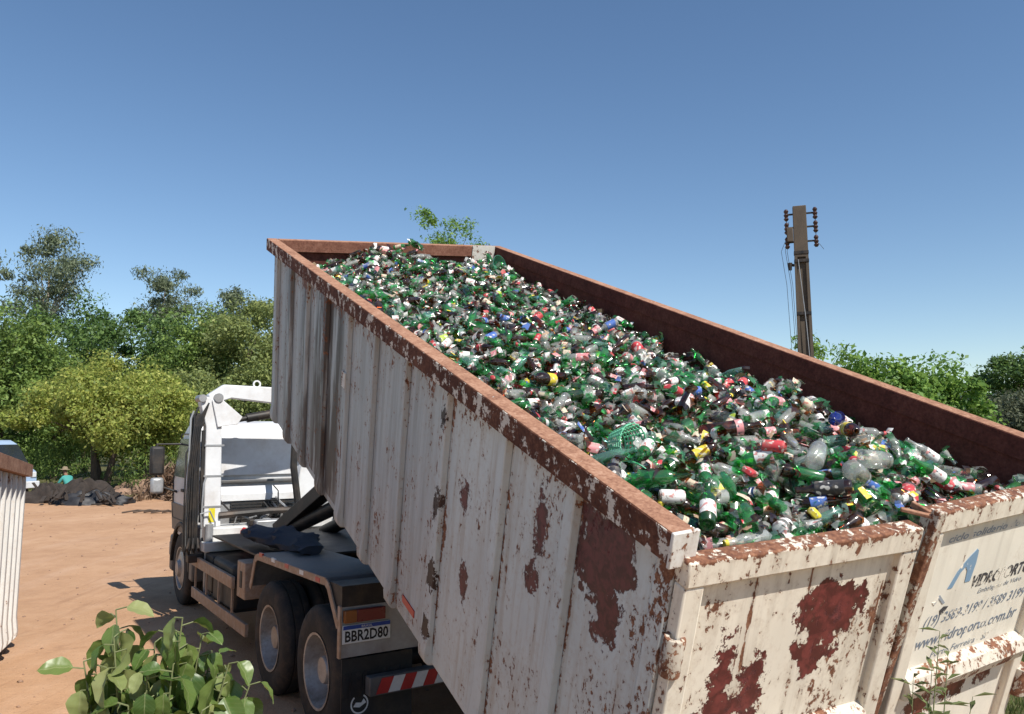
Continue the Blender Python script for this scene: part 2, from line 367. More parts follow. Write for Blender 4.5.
# pressed ribs with rounded feet; one mesh shared by all
def rib_mesh(sgn):
    prof = [(0, -.119), (-.030, -.125), (-.034, -.2), (-.034, -1.62), (-.042, -1.70), (-.052, -1.78), (-.046, -1.84), (-.02, -1.872), (.03, -1.88), (.06, -1.87), (.06, -1.805), (0, -1.79)]
    b = [.054 if p[0] >= 0 else (.034 if p[1] > -1.62 else .05) for p in prof]; k = len(prof); mb = MB()
    vs = [(p[0]*sgn, -h, p[1]) for p, h in zip(prof, b)] + [(p[0]*sgn, h, p[1]) for p, h in zip(prof, b)]
    mb.add(vs, [tuple(range(k)), tuple(range(2*k-1, k-1, -1))] + [(i, (i+1) % k, k+(i+1) % k, k+i) for i in range(k)])
    return mb
RIBY = [.655, 1.265, 1.95, 2.58, 3.17, 3.76, 4.36, 4.96, 5.55, 6.12]
for sgn, xo in ((1, -.0005), (-1, CW+.0005)):
    me = None
    for yy in RIBY:
        mb = rib_mesh(sgn); mb.v = [(a+xo, b_+yy, c_) for a, b_, c_ in mb.v]
        mb.build('rib', M['paintS'] if yy == 1.95 else M['paintR'], cont, bevel=.006)
# bottom side rails, rear posts, hinge plates
for xo in (.002, CW-.102): MB().box(xo, xo+.1, .1, CL, -CH-.06, -CH-.001).build('bottom_rail', M['paintR'], cont, bevel=.006)
MB().box(-.028, .09, .004, .099, -CH-.05, -.119).build('rear_post', M['paintR'], cont, bevel=.01)
MB().box(CW-.09, CW+.028, .02, .099, -CH-.05, -.119).build('rear_post', M['paintR'], cont, bevel=.01)
for xx in (.7, 1.6): MB().box(xx, xx+.1, .1, CL, -CH-.2, -CH-.062).build('skid_rail', M['darksteel'], cont)
for k in range(9): MB().box(.1, CW-.1, .4+k*.68, .46+k*.68, -CH-.058, -CH-.0015).build('cross_member', M['darksteel'], cont)
for zz in (-1.25,):
    MB().box(-.0065, -.0007, .1005, .3, zz-.09, zz+.09).build('hinge_plate', M['paintL'], cont, bevel=.002)
M['knuckle'] = painted_steel('flaking_hinge', (.58, .52, .43), spots=.12, streak=.8)
for zz in (-.46, -1.2, -1.62):                       # knuckles of the door hinges
    MB().lathe([(.0, -.075), (.036, -.075), (.04, -.07), (.04, .07), (.037, .075), (.02, .075), (.02, .03), (0, .03)], (-.02, -.055, zz), 'z', 14).build('hinge_knuckle', M['knuckle'], cont)
    MB().lathe([(.0, -.075), (.05, -.075), (.052, .07), (.05, .075), (0, .075)], (CW-.09, -.06, zz), 'z', 14).build('hinge_knuckle', M['knuckle'], cont)
MB().box(-.044, -.0345, 3.72, 3.80, -.72, -.60).build('small_bracket', M['paintO'], cont)
for yy in (2.32,): MB().box(-.0065, -.0005, yy-.12, yy+.08, -CH+.06, -CH+.11).build('reflector', M['red'], cont)

# ---- tail doors
def door(side, hx, hy, ang, wd, mats):
    """local: x along the door from its left edge, -y outwards"""
    d = bpy.data.objects.new('door', None); COL.objects.link(d); d.parent = cont
    if side == 'L':
        d.matrix_basis = Matrix.Translation((hx, hy, 0)) @ Matrix.Rotation(-math.radians(ang), 4, 'Z')
    else:
        d.matrix_basis = Matrix.Translation((hx, hy, 0)) @ Matrix.Rotation(math.radians(ang), 4, 'Z') @ Matrix.Translation((-wd, 0, 0))
    zt = -.095; zb = -CH
    P, Q = mats
    MB().box(.03, wd-.03, -.012, .0, zb+.02, zt-.03).build('panel', P, d)
    MB().box(0, wd, -.05, .03, zt-.10, zt).build('top_bar', Q, d, bevel=.008)
    MB().box(.0, wd, -.045, .03, zb, zb+.1).build('bottom_bar', Q, d, bevel=.008)
    MB().box(.001, .085, -.045, .02, zb+.101, zt-.101).build('upright', Q, d, bevel=.008)
    MB().box(wd-.085, wd-.001, -.045, .02, zb+.101, zt-.101).build('upright', Q, d, bevel=.008)
    mb = MB(); mb.prism([(-.012, -.905), (-.06, -.925), (-.085, -.97), (-.07, -1.02), (-.012, -1.035)], .0855, wd-.0855, 'x')
    mb.build('middle_bar', M['doorbar'], d)
    # rust scale lying on the top bar
    return d
M['door1'] = painted_steel('flaking_cream_door', (.84, .76, .63), patches=((0, 2, .78, -.42, .16, .13), (0, 2, .72, -.60, .09, .1), (0, 2, .27, -.66, .05, .2), (0, 2, .42, -.72, .06, .16), (0, 2, .3, -.78, .12, .06)), spots=.04, edge=((2, -.97, .14, .06), (0, .1, .12, .04)), maroon=(.125, .026, .023), streak=.8)
M['door2'] = painted_steel('lettered_cream_door', (.86, .80, .68), patches=((0, 2, .55, -1.1, .1, .08), (0, 2, .8, -1.08, .06, .08), (0, 2, .3, -1.15, .1, .08)), spots=-.035, edge=((2, -.95, .1, .05),), maroon=(.15, .045, .03), streak=.45)
M['doorframe'] = painted_steel('flaking_door_frame', (.82, .74, .61), spots=.045, edge=((2, -.095, .03, .09), (2, -.15, .12, .01)), streak=.8)
M['doorbar'] = painted_steel('flaking_door_bar', (.68, .62, .52), spots=.085, streak=.8)
doorL = door('L', -.02, -.02, 4, 1.135, (M['door1'], M['doorframe']))
doorR = door('R', 2.385, -.02, .6, 1.085, (M['door2'], M['doorframe']))
doorL['label'] = 'left tail door with large maroon flaked patch'; doorR['label'] = 'right tail door with blue grey lettering'
# centre locking bar between the doors, with a bent top piece
mb = MB(); mb.bar((1.145, -.05, -1.8), (1.205, -.135, -.04), .045, .04, (0, 1, 0)); mb.build('locking_bar', M['knuckle'], cont, bevel=.006)
mb = MB(); mb.bar((1.11, -.03, -.07), (1.2, -.12, -.075), .022, .016); mb.bar((1.19, -.02, -.06), (1.2, -.1, -.07), .02, .025); mb.build('locking_claw', M['rim'], cont, bevel=.004)

def text_mesh(txt, size, shear=0, spacing=1.0, bold=0):
    cu = bpy.data.curves.new('t', 'FONT'); cu.body = txt; cu.size = size; cu.shear = shear; cu.space_character = spacing; cu.offset = bold; cu.resolution_u = 2
    o = bpy.data.objects.new('t', cu); COL.objects.link(o); bpy.context.view_layer.update()
    me = bpy.data.meshes.new_from_object(o.evaluated_get(bpy.context.evaluated_depsgraph_get()))
    bpy.data.objects.remove(o); return me
def place_text(name, txt, size, mat, parent, Mx, wd=None, **kw):
    me = text_mesh(txt, size, **kw)
    co = np.zeros(len(me.vertices)*3, np.float32); me.vertices.foreach_get('co', co); co = co.reshape(-1, 3)
    s = 1 if not wd else wd/max(1e-4, co[:, 0].max()-co[:, 0].min()); co[:, 0] = (co[:, 0]-co[:, 0].min())*s
    me.vertices.foreach_set('co', co.ravel()); me.transform(Mx); me.materials.clear(); me.materials.append(mat); me.update()
    return link(name, me, parent)
def ink(name, col, wear):
    m = NM(name); v = m.coord(); n = m.noise(v, 28, 5, .7); n2 = m.noise(v, 5, 3)
    k = m.ss(m.math('ADD', m.math('MULTIPLY', n, .5), m.math('MULTIPLY', n2, .5)), wear-.02, wear+.03)
    return m.done(m.bsdf(m.mix(k, col, (.86, .79, .67)), .6))
M['ink'] = ink('faded_blue_grey_ink', (.19, .225, .28), .54); M['inkpale'] = ink('pale_blue_grey_ink', (.32, .35, .39), .515); M['inkdark'] = ink('worn_black_ink', (.06, .055, .06), .51)
M['logoblue'] = ink('worn_logo_blue', (.22, .34, .47), .58)
DX = Matrix.Rotation(math.pi/2, 4, 'X')
def dt(name, txt, x, z, wd, size, mat, y=-.0135, **kw): return place_text(name, txt, size, mat, doorR, Matrix.Translation((x, y, z)) @ DX, wd, **kw)
dt('lettering', 'ciclo solidario do vidro', .19, -.28, .74, .05, M['inkpale'], shear=.25, bold=.0006)
dt('lettering', 'VIDROPORTO', .47, -.555, .48, .085, M['inkdark'], shear=.3, bold=.003)
dt('lettering', 'Embalagens de Vidro', .54, -.60, .36, .036, M['ink'], shear=.25)
dt('lettering', '(19) 3589-3199 / 3589 3199', .17, -.70, .80, .075, M['ink'], shear=.3, bold=.0008)
dt('lettering', 'www.vidroporto.com.br', .15, -.81, .80, .085, M['ink'], shear=.25, bold=.001)
dt('lettering', 'Porto Ferreira - SP', .29, -.885, .46, .05, M['ink'], shear=.25)
# logo: an arched stroke with a lighter broken lower part
arc = [(.30, -.40), (.335, -.40), (.37, -.33), (.40, -.305), (.42, -.33), (.425, -.39), (.465, -.39), (.475, -.30), (.47, -.235), (.455, -.225), (.40, -.265), (.345, -.32)]
arc = [(a_-.02, b_-.125) for a_, b_ in arc]
MB().prism(arc, -.0142, -.0125, 'y').build('logo', M['logoblue'], doorR)
MB().prism([(.19, -.575), (.215, -.575), (.235, -.545), (.29, -.595), (.275, -.60), (.235, -.565), (.21, -.595)], -.0142, -.0125, 'y').build('logo', M['inkpale'], doorR)
MB().prism([(.265, -.63), (.29, -.615), (.325, -.62), (.30, -.65), (.275, -.655)], -.0142, -.0125, 'y').build('logo', M['inkdark'], doorR)

# ------------------------------------------------------------------ the heap of bottles
GREEN = glass_mat('green_glass', (.20, .70, .30), (.07, .34, .11), .27)
DGREEN = glass_mat('dark_green_glass', (.10, .40, .13), (.035, .15, .045), .27)
AMBER = glass_mat('amber_glass', (.30, .10, .025), (.06, .022, .012), .26)
CLEAR = glass_mat('clear_glass', (.88, .91, .88), (.62, .62, .57), .30)
AQUA = glass_mat('pale_aqua_glass', (.45, .74, .62), (.22, .42, .34), .28)
COBALT = glass_mat('cobalt_glass', (.01, .04, .42), (.012, .03, .26), .4)
def paper(name, col):
    m = NM(name); v = m.coord(); acc = (.5, .06, .05) if max(col) > .55 and min(col) > .3 else (.75, .72, .66)
    c = m.mix(m.math('MULTIPLY', m.ss(m.noise(v, 42, 1, .4), .60, .62), .7), col, acc); c = m.mix(m.ss(m.noise(v, 70, 3, .6, 1), .62, .64), c, (.05, .06, .09))
    c = m.mix(m.math('MULTIPLY', m.ss(m.noise(v, 18, 4, .7), .45, .7), .45), c, (.33, .27, .2))
    return m.done(m.bsdf(c, .6))
LAB = {'white': paper('white_paper', (.74, .73, .70)), 'red': paper('red_paper', (.52, .04, .05)), 'yellow': paper('yellow_paper', (.72, .56, .04)),
       'cream': paper('cream_paper', (.62, .52, .38)), 'blue': paper('blue_paper', (.05, .13, .42)), 'black': paper('black_paper', (.03, .03, .035)),
       'pink': paper('pink_paper', (.68, .26, .27)), 'tan': paper('tan_card', (.40, .26, .16)), 'lime': paper('lime_paper', (.42, .55, .05))}
# profiles: (radius, height) along the axis, centred
SHAPES = {
 'long_neck_bottle': (.235, .031, [(.0, 0), (.026, 0), (.031, .006), (.031, .125), (.027, .150), (.0165, .175), (.0135, .2), (.013, .222), (.0155, .226), (.0155, .235), (.010, .235)], (.03, .115)),
 'beer_bottle': (.27, .037, [(.0, 0), (.032, 0), (.037, .007), (.037, .145), (.032, .175), (.019, .207), (.0145, .235), (.014, .256), (.017, .26), (.017, .27), (.011, .27)], (.035, .13)),
 'wine_bottle': (.295, .038, [(.0, .012), (.03, 0), (.038, .006), (.038, .18), (.034, .198), (.02, .215), (.0145, .23), (.0145, .278), (.017, .28), (.017, .292), (.0115, .295)], (.05, .15)),
 'spirit_bottle': (.24, .042, [(.0, 0), (.037, 0), (.042, .006), (.042, .15), (.036, .172), (.017, .19), (.015, .225), (.019, .226), (.019, .24), (.012, .24)], (.03, .13)),
 'jar': (.13, .041, [(.0, 0), (.036, 0), (.041, .006), (.041, .095), (.034, .11), (.033, .113), (.036, .114), (.036, .13), (.03, .13)], (.02, .085)),
 'small_bottle': (.16, .029, [(.0, 0), (.024, 0), (.029, .005), (.029, .09), (.024, .107), (.013, .12), (.0125, .148), (.016, .15), (.016, .16), (.01, .16)], (.02, .08)),
}
KS = .75
SHAPES = {k_: (a_*KS, b_*KS, [(p_*KS, q_*KS) for p_, q_ in c_], (d_[0]*KS, d_[1]*KS)) for k_, (a_, b_, c_, d_) in SHAPES.items()}
SK = list(SHAPES); SP = np.array([.30, .22, .14, .14, .10, .10])
def heap_target(x, y):
    x = np.asarray(x, float); y = np.asarray(y, float)
    zr = -.315 + .13*sstep(4.2, 6.2, y) + .05*sstep(.5, 0, y)*0
    zl = -.21; zc = -.155 + .03*np.sin(y*1.1+.4)
    t = np.clip(x/CW, 0, 1)
    z = np.where(t < .5, zl + (zc-zl)*sstep(0, .5, t), zc + (zr-zc)*sstep(.5, 1.0, t))
    z = z - .035*sstep(4.6, 6.0, y)*(1-sstep(1.9, 2.4, x))
    z = z + .035*np.sin(x*3.1+y*1.7) + .025*np.sin(x*5.3-y*2.9+1)
    return np.where(y < .5, z + (-.2-z)*(1-sstep(.0, .5, y))*sstep(2.3, 1.9, x), z)
CELL = .016
NXc, NYc = int(2.46/CELL), int(6.3/CELL)
X0c, Y0c = .03, .035
cx = X0c + (np.arange(NXc)+.5)*CELL; cy = Y0c + (np.arange(NYc)+.5)*CELL
HX, HY = np.meshgrid(cx, cy, indexing='ij'); TG = heap_target(HX, HY)
HF = TG - .15 + .03*rng.random(TG.shape); IDG = np.full(TG.shape, -1, np.int32)
items = []                     # (shape, centre, yaw, slope, roll, scale, cut)
def rest(px, py, yaw, L, r):
    tt = np.linspace(-.5, .5, 13)*L; ww = np.array([-.75, 0, .75])*r; c_, s_ = math.cos(yaw), math.sin(yaw)
    sx = px + tt[:, None]*c_ - ww[None]*s_; sy = py + tt[:, None]*s_ + ww[None]*c_
    i = np.clip(((sx-X0c)/CELL).astype(int), 0, NXc-1); j = np.clip(((sy-Y0c)/CELL).astype(int), 0, NYc-1)
    h = HF[i, j].max(1); A = int(np.argmax(h[:6])); B = 7+int(np.argmax(h[7:]))
    sl = np.clip((h[B]-h[A])/(tt[B]-tt[A]), -.5, .5); base = np.max(h - sl*tt)
    return base, sl, tt
def deposit(shape, px, py, yaw, sc=1.0, sink=.25, cut=None, idx=None):
    L, r = SHAPES[shape][0]*sc, SHAPES[shape][1]*sc
    if cut: L = L*(cut[1]-cut[0])
    base, sl, tt = rest(px, py, yaw, L, r); zc = base + r*(1-sink*2)
    t2 = np.linspace(-.5, .5, 23)*L; w2 = np.linspace(-.95, .95, 9)*r; c_, s_ = math.cos(yaw), math.sin(yaw)
    sx = px + t2[:, None]*c_ - w2[None]*s_; sy = py + t2[:, None]*s_ + w2[None]*c_
    i = np.clip(((sx-X0c)/CELL).astype(int), 0, NXc-1); j = np.clip(((sy-Y0c)/CELL).astype(int), 0, NYc-1)
    zz = zc + sl*t2[:, None] + np.sqrt(r*r - w2[None]**2)
    up = zz > HF[i, j]; HF[i[up], j[up]] = zz[up]; IDG[i[up], j[up]] = len(items) if idx is None else idx
    return (shape, (px, py, zc), yaw, math.atan(sl), sc)
COLS = [('green', GREEN), ('dark green', DGREEN), ('brown', AMBER), ('clear', CLEAR), ('aqua', AQUA)]
CPRO = np.array([.24, .08, .27, .33, .08])
NB = 5800
for k in range(NB):
    sh = SK[rng.choice(6, p=SP)]; L = SHAPES[sh][0]; best = None
    for q in range(7):
        yaw = rng.random()*2*math.pi; hl = L/2*.93
        ax_, ay_ = abs(math.cos(yaw))*hl + .03, abs(math.sin(yaw))*hl + .03
        px = rng.uniform(X0c+ax_, X0c+2.44-ax_); py = rng.uniform(Y0c+ay_, Y0c+6.26-ay_)
        i, j = int((px-X0c)/CELL), int((py-Y0c)/CELL)
        sl_ = HF[max(0, i-3):i+4, max(0, j-3):j+4]; e = float(sl_.mean() - TG[i, j])
        if best is None or e < best[0]: best = (e, px, py, yaw)
    _, px, py, yaw = best
    sc = rng.uniform(.86, 1.12); broken = rng.random() < .5
    cut = None
    if broken: cut = (0, rng.uniform(.35, .75)) if rng.random() < .7 else (rng.uniform(.4, .6), 1)
    it = deposit(sh, px, py, yaw, sc, .3, cut)
    ci = rng.choice(5, p=CPRO)
    if sh == 'jar': ci = 3 if rng.random() < .8 else 4
    lab = None
    if rng.random() < .5 and not (cut and cut[0] > 0):
        lab = rng.choice(['white', 'red', 'yellow', 'cream', 'blue', 'black', 'pink'], p=[.36, .16, .09, .16, .08, .07, .08])
    items.append(it + (cut, ci, lab, rng.random()*6.28))

# settle the whole heap to the level seen against the walls
DZ = float(np.median(HF-TG)) - .03; HF -= DZ
items = [(a_[0], (a_[1][0], a_[1][1], a_[1][2]-DZ)) + a_[2:] for a_ in items]
def item_matrix(it):
    sh, c_, yaw, sl, sc, cut = it[:6]; L = SHAPES[sh][0]
    # bottle axis is local z, centred; lay along x then tilt and turn
    mid = L/2 if not cut else L*(cut[0]+cut[1])/2
    return Matrix.Translation(c_) @ Matrix.Rotation(yaw, 4, 'Z') @ Matrix.Rotation(-sl, 4, 'Y') @ Matrix.Rotation(math.pi/2, 4, 'Y') @ Matrix.Rotation(it[8], 4, 'Z') @ Matrix.Scale(sc, 4) @ Matrix.Translation((0, 0, -mid))
def cut_prof(prof, L, cut):
    if not cut: return prof
    a, b = cut[0]*L, cut[1]*L; o = []
    for (r0, h0), (r1, h1) in zip(prof, prof[1:]):
        if h1 < a or h0 > b: continue
        f = lambda h: r0 + (r1-r0)*(h-h0)/max(1e-6, h1-h0)
        if not o: o.append((f(a), a) if h0 < a else (r0, h0))
        o.append((f(b), b) if h1 > b else (r1, h1))
    return o
def lathe_np(prof, n, jag=0.0):
    a = np.arange(n)*2*math.pi/n; P = np.array(prof); k = len(P)
    V = np.stack([P[:, 0, None]*np.cos(a), P[:, 0, None]*np.sin(a), np.repeat(P[:, 1, None], n, 1)], 2)
    if jag: V[-1, :, 2] += jag*rng.uniform(-1, .4, n)
    i, j = np.meshgrid(np.arange(k-1), np.arange(n), indexing='ij')
    F = np.stack([i*n+j, i*n+(j+1) % n, (i+1)*n+(j+1) % n, (i+1)*n+j], 2).reshape(-1, 4)
    return V.reshape(-1, 3), F
# how much of each item shows: top cells weighted by closeness to the camera
cnt = np.zeros(len(items)); flat = IDG.ravel(); ok = flat >= 0
wpos = np.stack([HX.ravel(), HY.ravel(), HF.ravel()], 1) @ np.array(R3).T + np.array(T3)
dist2 = ((wpos-np.array([0, 0, CAM_Z]))**2).sum(1)
# leave out cells hidden behind the left rim
loc_cam = np.array(CM.inverted() @ Vector((0, 0, CAM_Z)))
P = np.stack([HX.ravel(), HY.ravel(), HF.ravel()], 1); d = loc_cam - P
tx = (P[:, 0]-(-.075))/np.maximum(1e-6, -(d[:, 0])); zc_ = P[:, 2] + d[:, 2]*tx; hid = (d[:, 0] < 0) & (tx < 1) & (zc_ < 0.01)
np.add.at(cnt, flat[ok & ~hid], 1/dist2[ok & ~hid])
whole = np.array([it[5] is None for it in items])
order = np.argsort(-cnt*np.where(whole, 1, .0)); singles = set(order[:270].tolist())

ZONE = lambda y, x: ('by the tail doors' if y < .7 else 'low in the heap' if y < 1.7 else 'midway up the heap' if y < 3.2 else 'high in the heap') + (', left side' if x < .8 else ', right side' if x > 1.7 else ', middle')
SNAME = {'long_neck_bottle': 'long neck bottle', 'beer_bottle': 'stout bottle', 'wine_bottle': 'wine bottle', 'spirit_bottle': 'spirit bottle', 'jar': 'squat jar', 'small_bottle': 'small bottle'}
CNAME = ['green', 'dark green', 'brown', 'clear', 'aqua']
def neck(yaw):
    a = math.degrees(yaw) % 360; return 'mouth ' + ('right' if a < 45 or a >= 315 else 'uphill' if a < 135 else 'left' if a < 225 else 'downhill')
_mc = {}
def bottle_mesh(sh, ci):
    if (sh, ci) not in _mc:
        V, F = lathe_np(SHAPES[sh][2], 14); me = fast_mesh(sh, V, F, (COLS[ci][1] if isinstance(ci, (int, np.integer)) else ci), smooth=True); _mc[(sh, ci)] = me
    return _mc[(sh, ci)]
def sleeve(sh, mat, a0=0, a1=4.3, lo=None, hi=None, n=9):
    r = SHAPES[sh][1]+.0012; z0, z1 = SHAPES[sh][3]; z0 = lo if lo is not None else z0; z1 = hi if hi is not None else z1
    mb = MB(); mb.lathe([(r, z0), (r, (z0+z1)/2), (r, z1)], (0,0,0), 'z', n, a0, a1); me = bpy.data.meshes.new('paper_label')
    me.from_pydata(mb.v, [], mb.f); me.materials.append(mat); me.polygons.foreach_set('use_smooth', [True]*len(me.polygons)); return me
def label_mesh(sh, lab):
    if (sh, 'l', lab) not in _mc: _mc[(sh, 'l', lab)] = sleeve(sh, LAB[lab])
    return _mc[(sh, 'l', lab)]
def cap_mesh(sh, lab):
    if (sh, 'c', lab) not in _mc:
        L = SHAPES[sh][0]; r = SHAPES[sh][2][-2][0]+.0015; V, F = lathe_np([(r, L-.012), (r, L+.001), (r*.8, L+.003), (0.0005, L+.003)], 10)
        _mc[(sh, 'c', lab)] = fast_mesh('cap', V, F, LAB[lab], smooth=True)
    return _mc[(sh, 'c', lab)]
sv, sf, sm, off = [], [], [], 0
STUFF_M = [c_[1] for c_ in COLS] + list(LAB.values()); LI = {k_: 5+q for q, k_ in enumerate(LAB)}
for k, it in enumerate(items):
    sh, c_, yaw, sl, sc, cut, ci, lab, rl = it; Mx = item_matrix(it)
    if k in singles:
        b = bpy.data.objects.new('bottle' if sh != 'jar' else 'jar', bottle_mesh(sh, ci)); COL.objects.link(b); b.matrix_basis = CM @ Mx
        capc = ('white', 'red', 'yellow', 'black')[k//5 % 4] if k % 5 == 0 else None
        txt = CNAME[ci] + ' ' + SNAME[sh] + (', %s label' % lab if lab else ', bare') + (', %s cap' % capc if capc else '') + ', ' + neck(yaw) + ', ' + ZONE(c_[1], c_[0])
        if len(txt.split()) > 16: txt = txt.replace('midway up the heap', 'midway up')
        tag(b, txt, 'bottle' if sh != 'jar' else 'jar', 'bottles lying in the glass heap')
        if lab: link('paper_label', label_mesh(sh, lab), b)
        if k % 5 == 0: link('cap', cap_mesh(sh, ('white', 'red', 'yellow', 'black')[k//5 % 4]), b)
        continue
    V, F = lathe_np(cut_prof(SHAPES[sh][2], SHAPES[sh][0], cut), 8 if c_[1] > 2 else 10, .02 if cut else 0)
    A = np.array(Mx); V = V @ A[:3, :3].T + A[:3, 3]
    sv.append(V); sf.append(F+off); sm.append(np.full(len(F), ci)); off += len(V)
    if lab:
        z0, z1 = SHAPES[sh][3]; z1 = min(z1, SHAPES[sh][0]*cut[1]-.01) if cut else z1
        if z1-z0 > .02:
            r = SHAPES[sh][1]+.0012; a = np.linspace(0, 4.2, 8); V = np.concatenate([np.stack([r*np.cos(a), r*np.sin(a), np.full(8, zq)], 1) for zq in (z0, z1)])
            F = np.array([(j, j+1, j+9, j+8) for j in range(7)]); V = V @ A[:3, :3].T + A[:3, 3]
            sv.append(V); sf.append(F+off); sm.append(np.full(7, LI[lab])); off += len(V)
_tw = {}
for o in COL.objects:
    if o.get('group') == 'bottles lying in the glass heap': _tw.setdefault(o['label'], []).append(o)
for lb, os_ in _tw.items():
    if len(os_) > 1:
        os_.sort(key=lambda o: (o.matrix_basis.translation - Vector((0, 0, CAM_Z))).length)
        wd = ('nearer', 'farther') if len(os_) == 2 else ('nearest', 'middle', 'farthest') if len(os_) == 3 else ('nearest', 'second nearest', 'third nearest', 'farthest')
        for o, q_ in zip(os_, wd): o['label'] = q_ + ' ' + lb
# shards, torn labels, caps and scraps scattered in the gaps
NS = 20000
for k in range(NS):
    px, py = rng.uniform(.06, 2.42), rng.uniform(.06, 6.25); i, j = int((px-X0c)/CELL), int((py-Y0c)/CELL)
    i = min(i, NXc-1); j = min(j, NYc-1); z0 = HF[i, j] - rng.uniform(-.004, .05)
    scrap = rng.random() < .17; s = rng.uniform(.012, .046); n = 4
    R_ = np.array(Euler((rng.uniform(-1, 1), rng.uniform(-1, 1), rng.uniform(0, 6.28))).to_matrix())
    u = np.linspace(-.5, .5, n); bend = rng.uniform(.2, .9)
    top = np.stack([u*s*1.6, np.full(n, s*.5)+rng.uniform(-.3, .3, n)*s, -bend*s*u*u*2], 1); bot = np.stack([u*s*1.6, np.full(n, -s*.5)+rng.uniform(-.3, .3, n)*s, -bend*s*u*u*2], 1)
    V = np.concatenate([top, bot]) @ R_.T + [px, py, z0]; F = np.array([(q, q+1, q+1+n, q+n) for q in range(n-1)])
    sv.append(V); sf.append(F+off); off += len(V)
    mi = (5+rng.choice(9, p=[.38, .11, .05, .15, .04, .06, .07, .13, .01])) if scrap else rng.choice(5, p=[.26, .13, .34, .20, .07])
    sm.append(np.full(n-1, mi))
# the closed body of the heap under the top layers
st = 4; gi = np.arange(0, NXc, st); gj = np.arange(0, NYc, st); bx = cx[gi]; by = cy[gj]
bx = np.concatenate([[.018], bx[1:-1], [CW-.018]]); by = np.concatenate([[.0], by[1:-1], [CL-.018]])
BX, BY = np.meshgrid(bx, by, indexing='ij'); V = np.stack([BX.ravel(), BY.ravel(), (heap_target(BX, BY)-.15).ravel()], 1); q = np.arange(BX.size).reshape(BX.shape)
F = np.stack([q[:-1, :-1].ravel(), q[1:, :-1].ravel(), q[1:, 1:].ravel(), q[:-1, 1:].ravel()], 1)
M['core'] = plain('packed_glass_below', (.035, .05, .03), .5, 0, .8, 30)
sv.append(V); sf.append(F+off); sm.append(np.full(len(F), len(STUFF_M))); off += len(V)
heap = link('heap_of_glass', fast_mesh('heap_of_glass', np.concatenate(sv), np.concatenate(sf), STUFF_M+[M['core']], np.concatenate(sm), smooth=True))
heap.matrix_basis = CM
tag(heap, 'heap of mixed green, brown and clear bottles and shards filling the container', 'glass heap', kind='stuff')

# a few things that stand out on the heap
def drop(x, y, L, r, yaw):
    base, sl, tt = rest(x, y, yaw, L, r); return Matrix.Translation((x, y, base+r*.75)) @ Matrix.Rotation(yaw, 4, 'Z') @ Matrix.Rotation(-math.atan(sl), 4, 'Y') @ Matrix.Rotation(math.pi/2, 4, 'Y')
def special(sh, glass, x, y, yaw, label, lab=None, sc=1.0, lo=None, hi=None, cap=None, a1=6.29, roll=0, cat='bottle'):
    sc *= 1.16; lo = lo*KS if lo else lo; hi = hi*KS if hi else hi
    L, r = SHAPES[sh][0]*sc, SHAPES[sh][1]*sc
    Mx = drop(x, y, L, r, math.radians(yaw)) @ Matrix.Rotation(roll, 4, 'Z') @ Matrix.Scale(sc, 4) @ Matrix.Translation((0, 0, -SHAPES[sh][0]/2))
    deposit(sh, x, y, math.radians(yaw), sc, .2, None, 999999)
    b = link(cat, bottle_mesh(sh, glass)); b.matrix_basis = CM @ Mx; tag(b, label, cat)
    if lab: link('paper_label', sleeve(sh, LAB[lab], 0, a1, lo, hi, 14), b)
    if cap: link('cap', cap_mesh(sh, cap), b)
    return b
special('spirit_bottle', AMBER, .63, 2.02, -160, 'brown bottle with a broad bright yellow label near the left rim', 'yellow', 1.05, .02, .10)
special('spirit_bottle', COBALT, 1.80, .88, -150, 'deep blue bottle near the dark right wall', None)
special('wine_bottle', AMBER, 1.14, .98, -25, 'long dark brown bottle with a pink label near its neck end', 'pink', 1.25, .165, .20)
special('spirit_bottle', AMBER, 1.70, .70, -130, 'bottle with a yellow and white label beside the deep blue bottle', 'yellow', 1.0, .02, .12)
special('spirit_bottle', CLEAR, 1.17, .46, 35, 'large empty clear bottle lying in front of the red can', None, 1.15, cap=None)
special('jar', CLEAR, 1.20, .26, 10, 'big clear glass jar near the middle of the tail doors', None, 1.25, cat='jar')
special('jar', CLEAR, 1.33, .28, -15, 'round clear jar pressed against its twin near the doors', None, 1.2, cat='jar')
special('wine_bottle', DGREEN, .34, .26, 50, 'dark wine bottle with a square white label behind the left tail door', 'white', 1.0, .05, .14, None, 3.6, 2.0)
special('beer_bottle', AMBER, 1.0, .26, 120, 'dark bottle with black label beside the clear jars', 'black', 1.0, .03, .17)
special('small_bottle', CLEAR, 1.41, 2.52, 170, 'small bottle wrapped in a bright blue label midway up the heap', 'blue', 1.1, .02, .09)
special('long_neck_bottle', GREEN, 1.62, .2, 150, 'green bottle with white label close to the right tail door', 'white', 1.0)
special('long_neck_bottle', CLEAR, 1.95, .45, 140, 'clear bottle with white label in the right rear corner', 'white', 1.0)
def special_mesh(name, mb, mats, x, y, yaw, lift, label, cat, tilt=(0, 0)):
    i, j = int((x-X0c)/CELL), int((y-Y0c)/CELL); z = float(np.median(HF[i-3:i+4, j-3:j+4]))
    o = mb.build(name, mats); o.matrix_basis = CM @ (Matrix.Translation((x, y, z+lift)) @ Matrix.Rotation(math.radians(yaw), 4, 'Z') @ Euler((math.radians(tilt[0]), math.radians(tilt[1]), 0)).to_matrix().to_4x4())
    return tag(o, label, cat)
def can(): return MB().lathe([(0, -.052), (.023, -.052), (.029, -.045), (.029, .04), (.024, .05), (.022, .052), (.019, .047), (0, .047)], n=16)
special_mesh('can', can(), LAB['red'], .97, .54, 20, .03, 'bright red drink can lying in the near part of the heap', 'can', (75, 30))
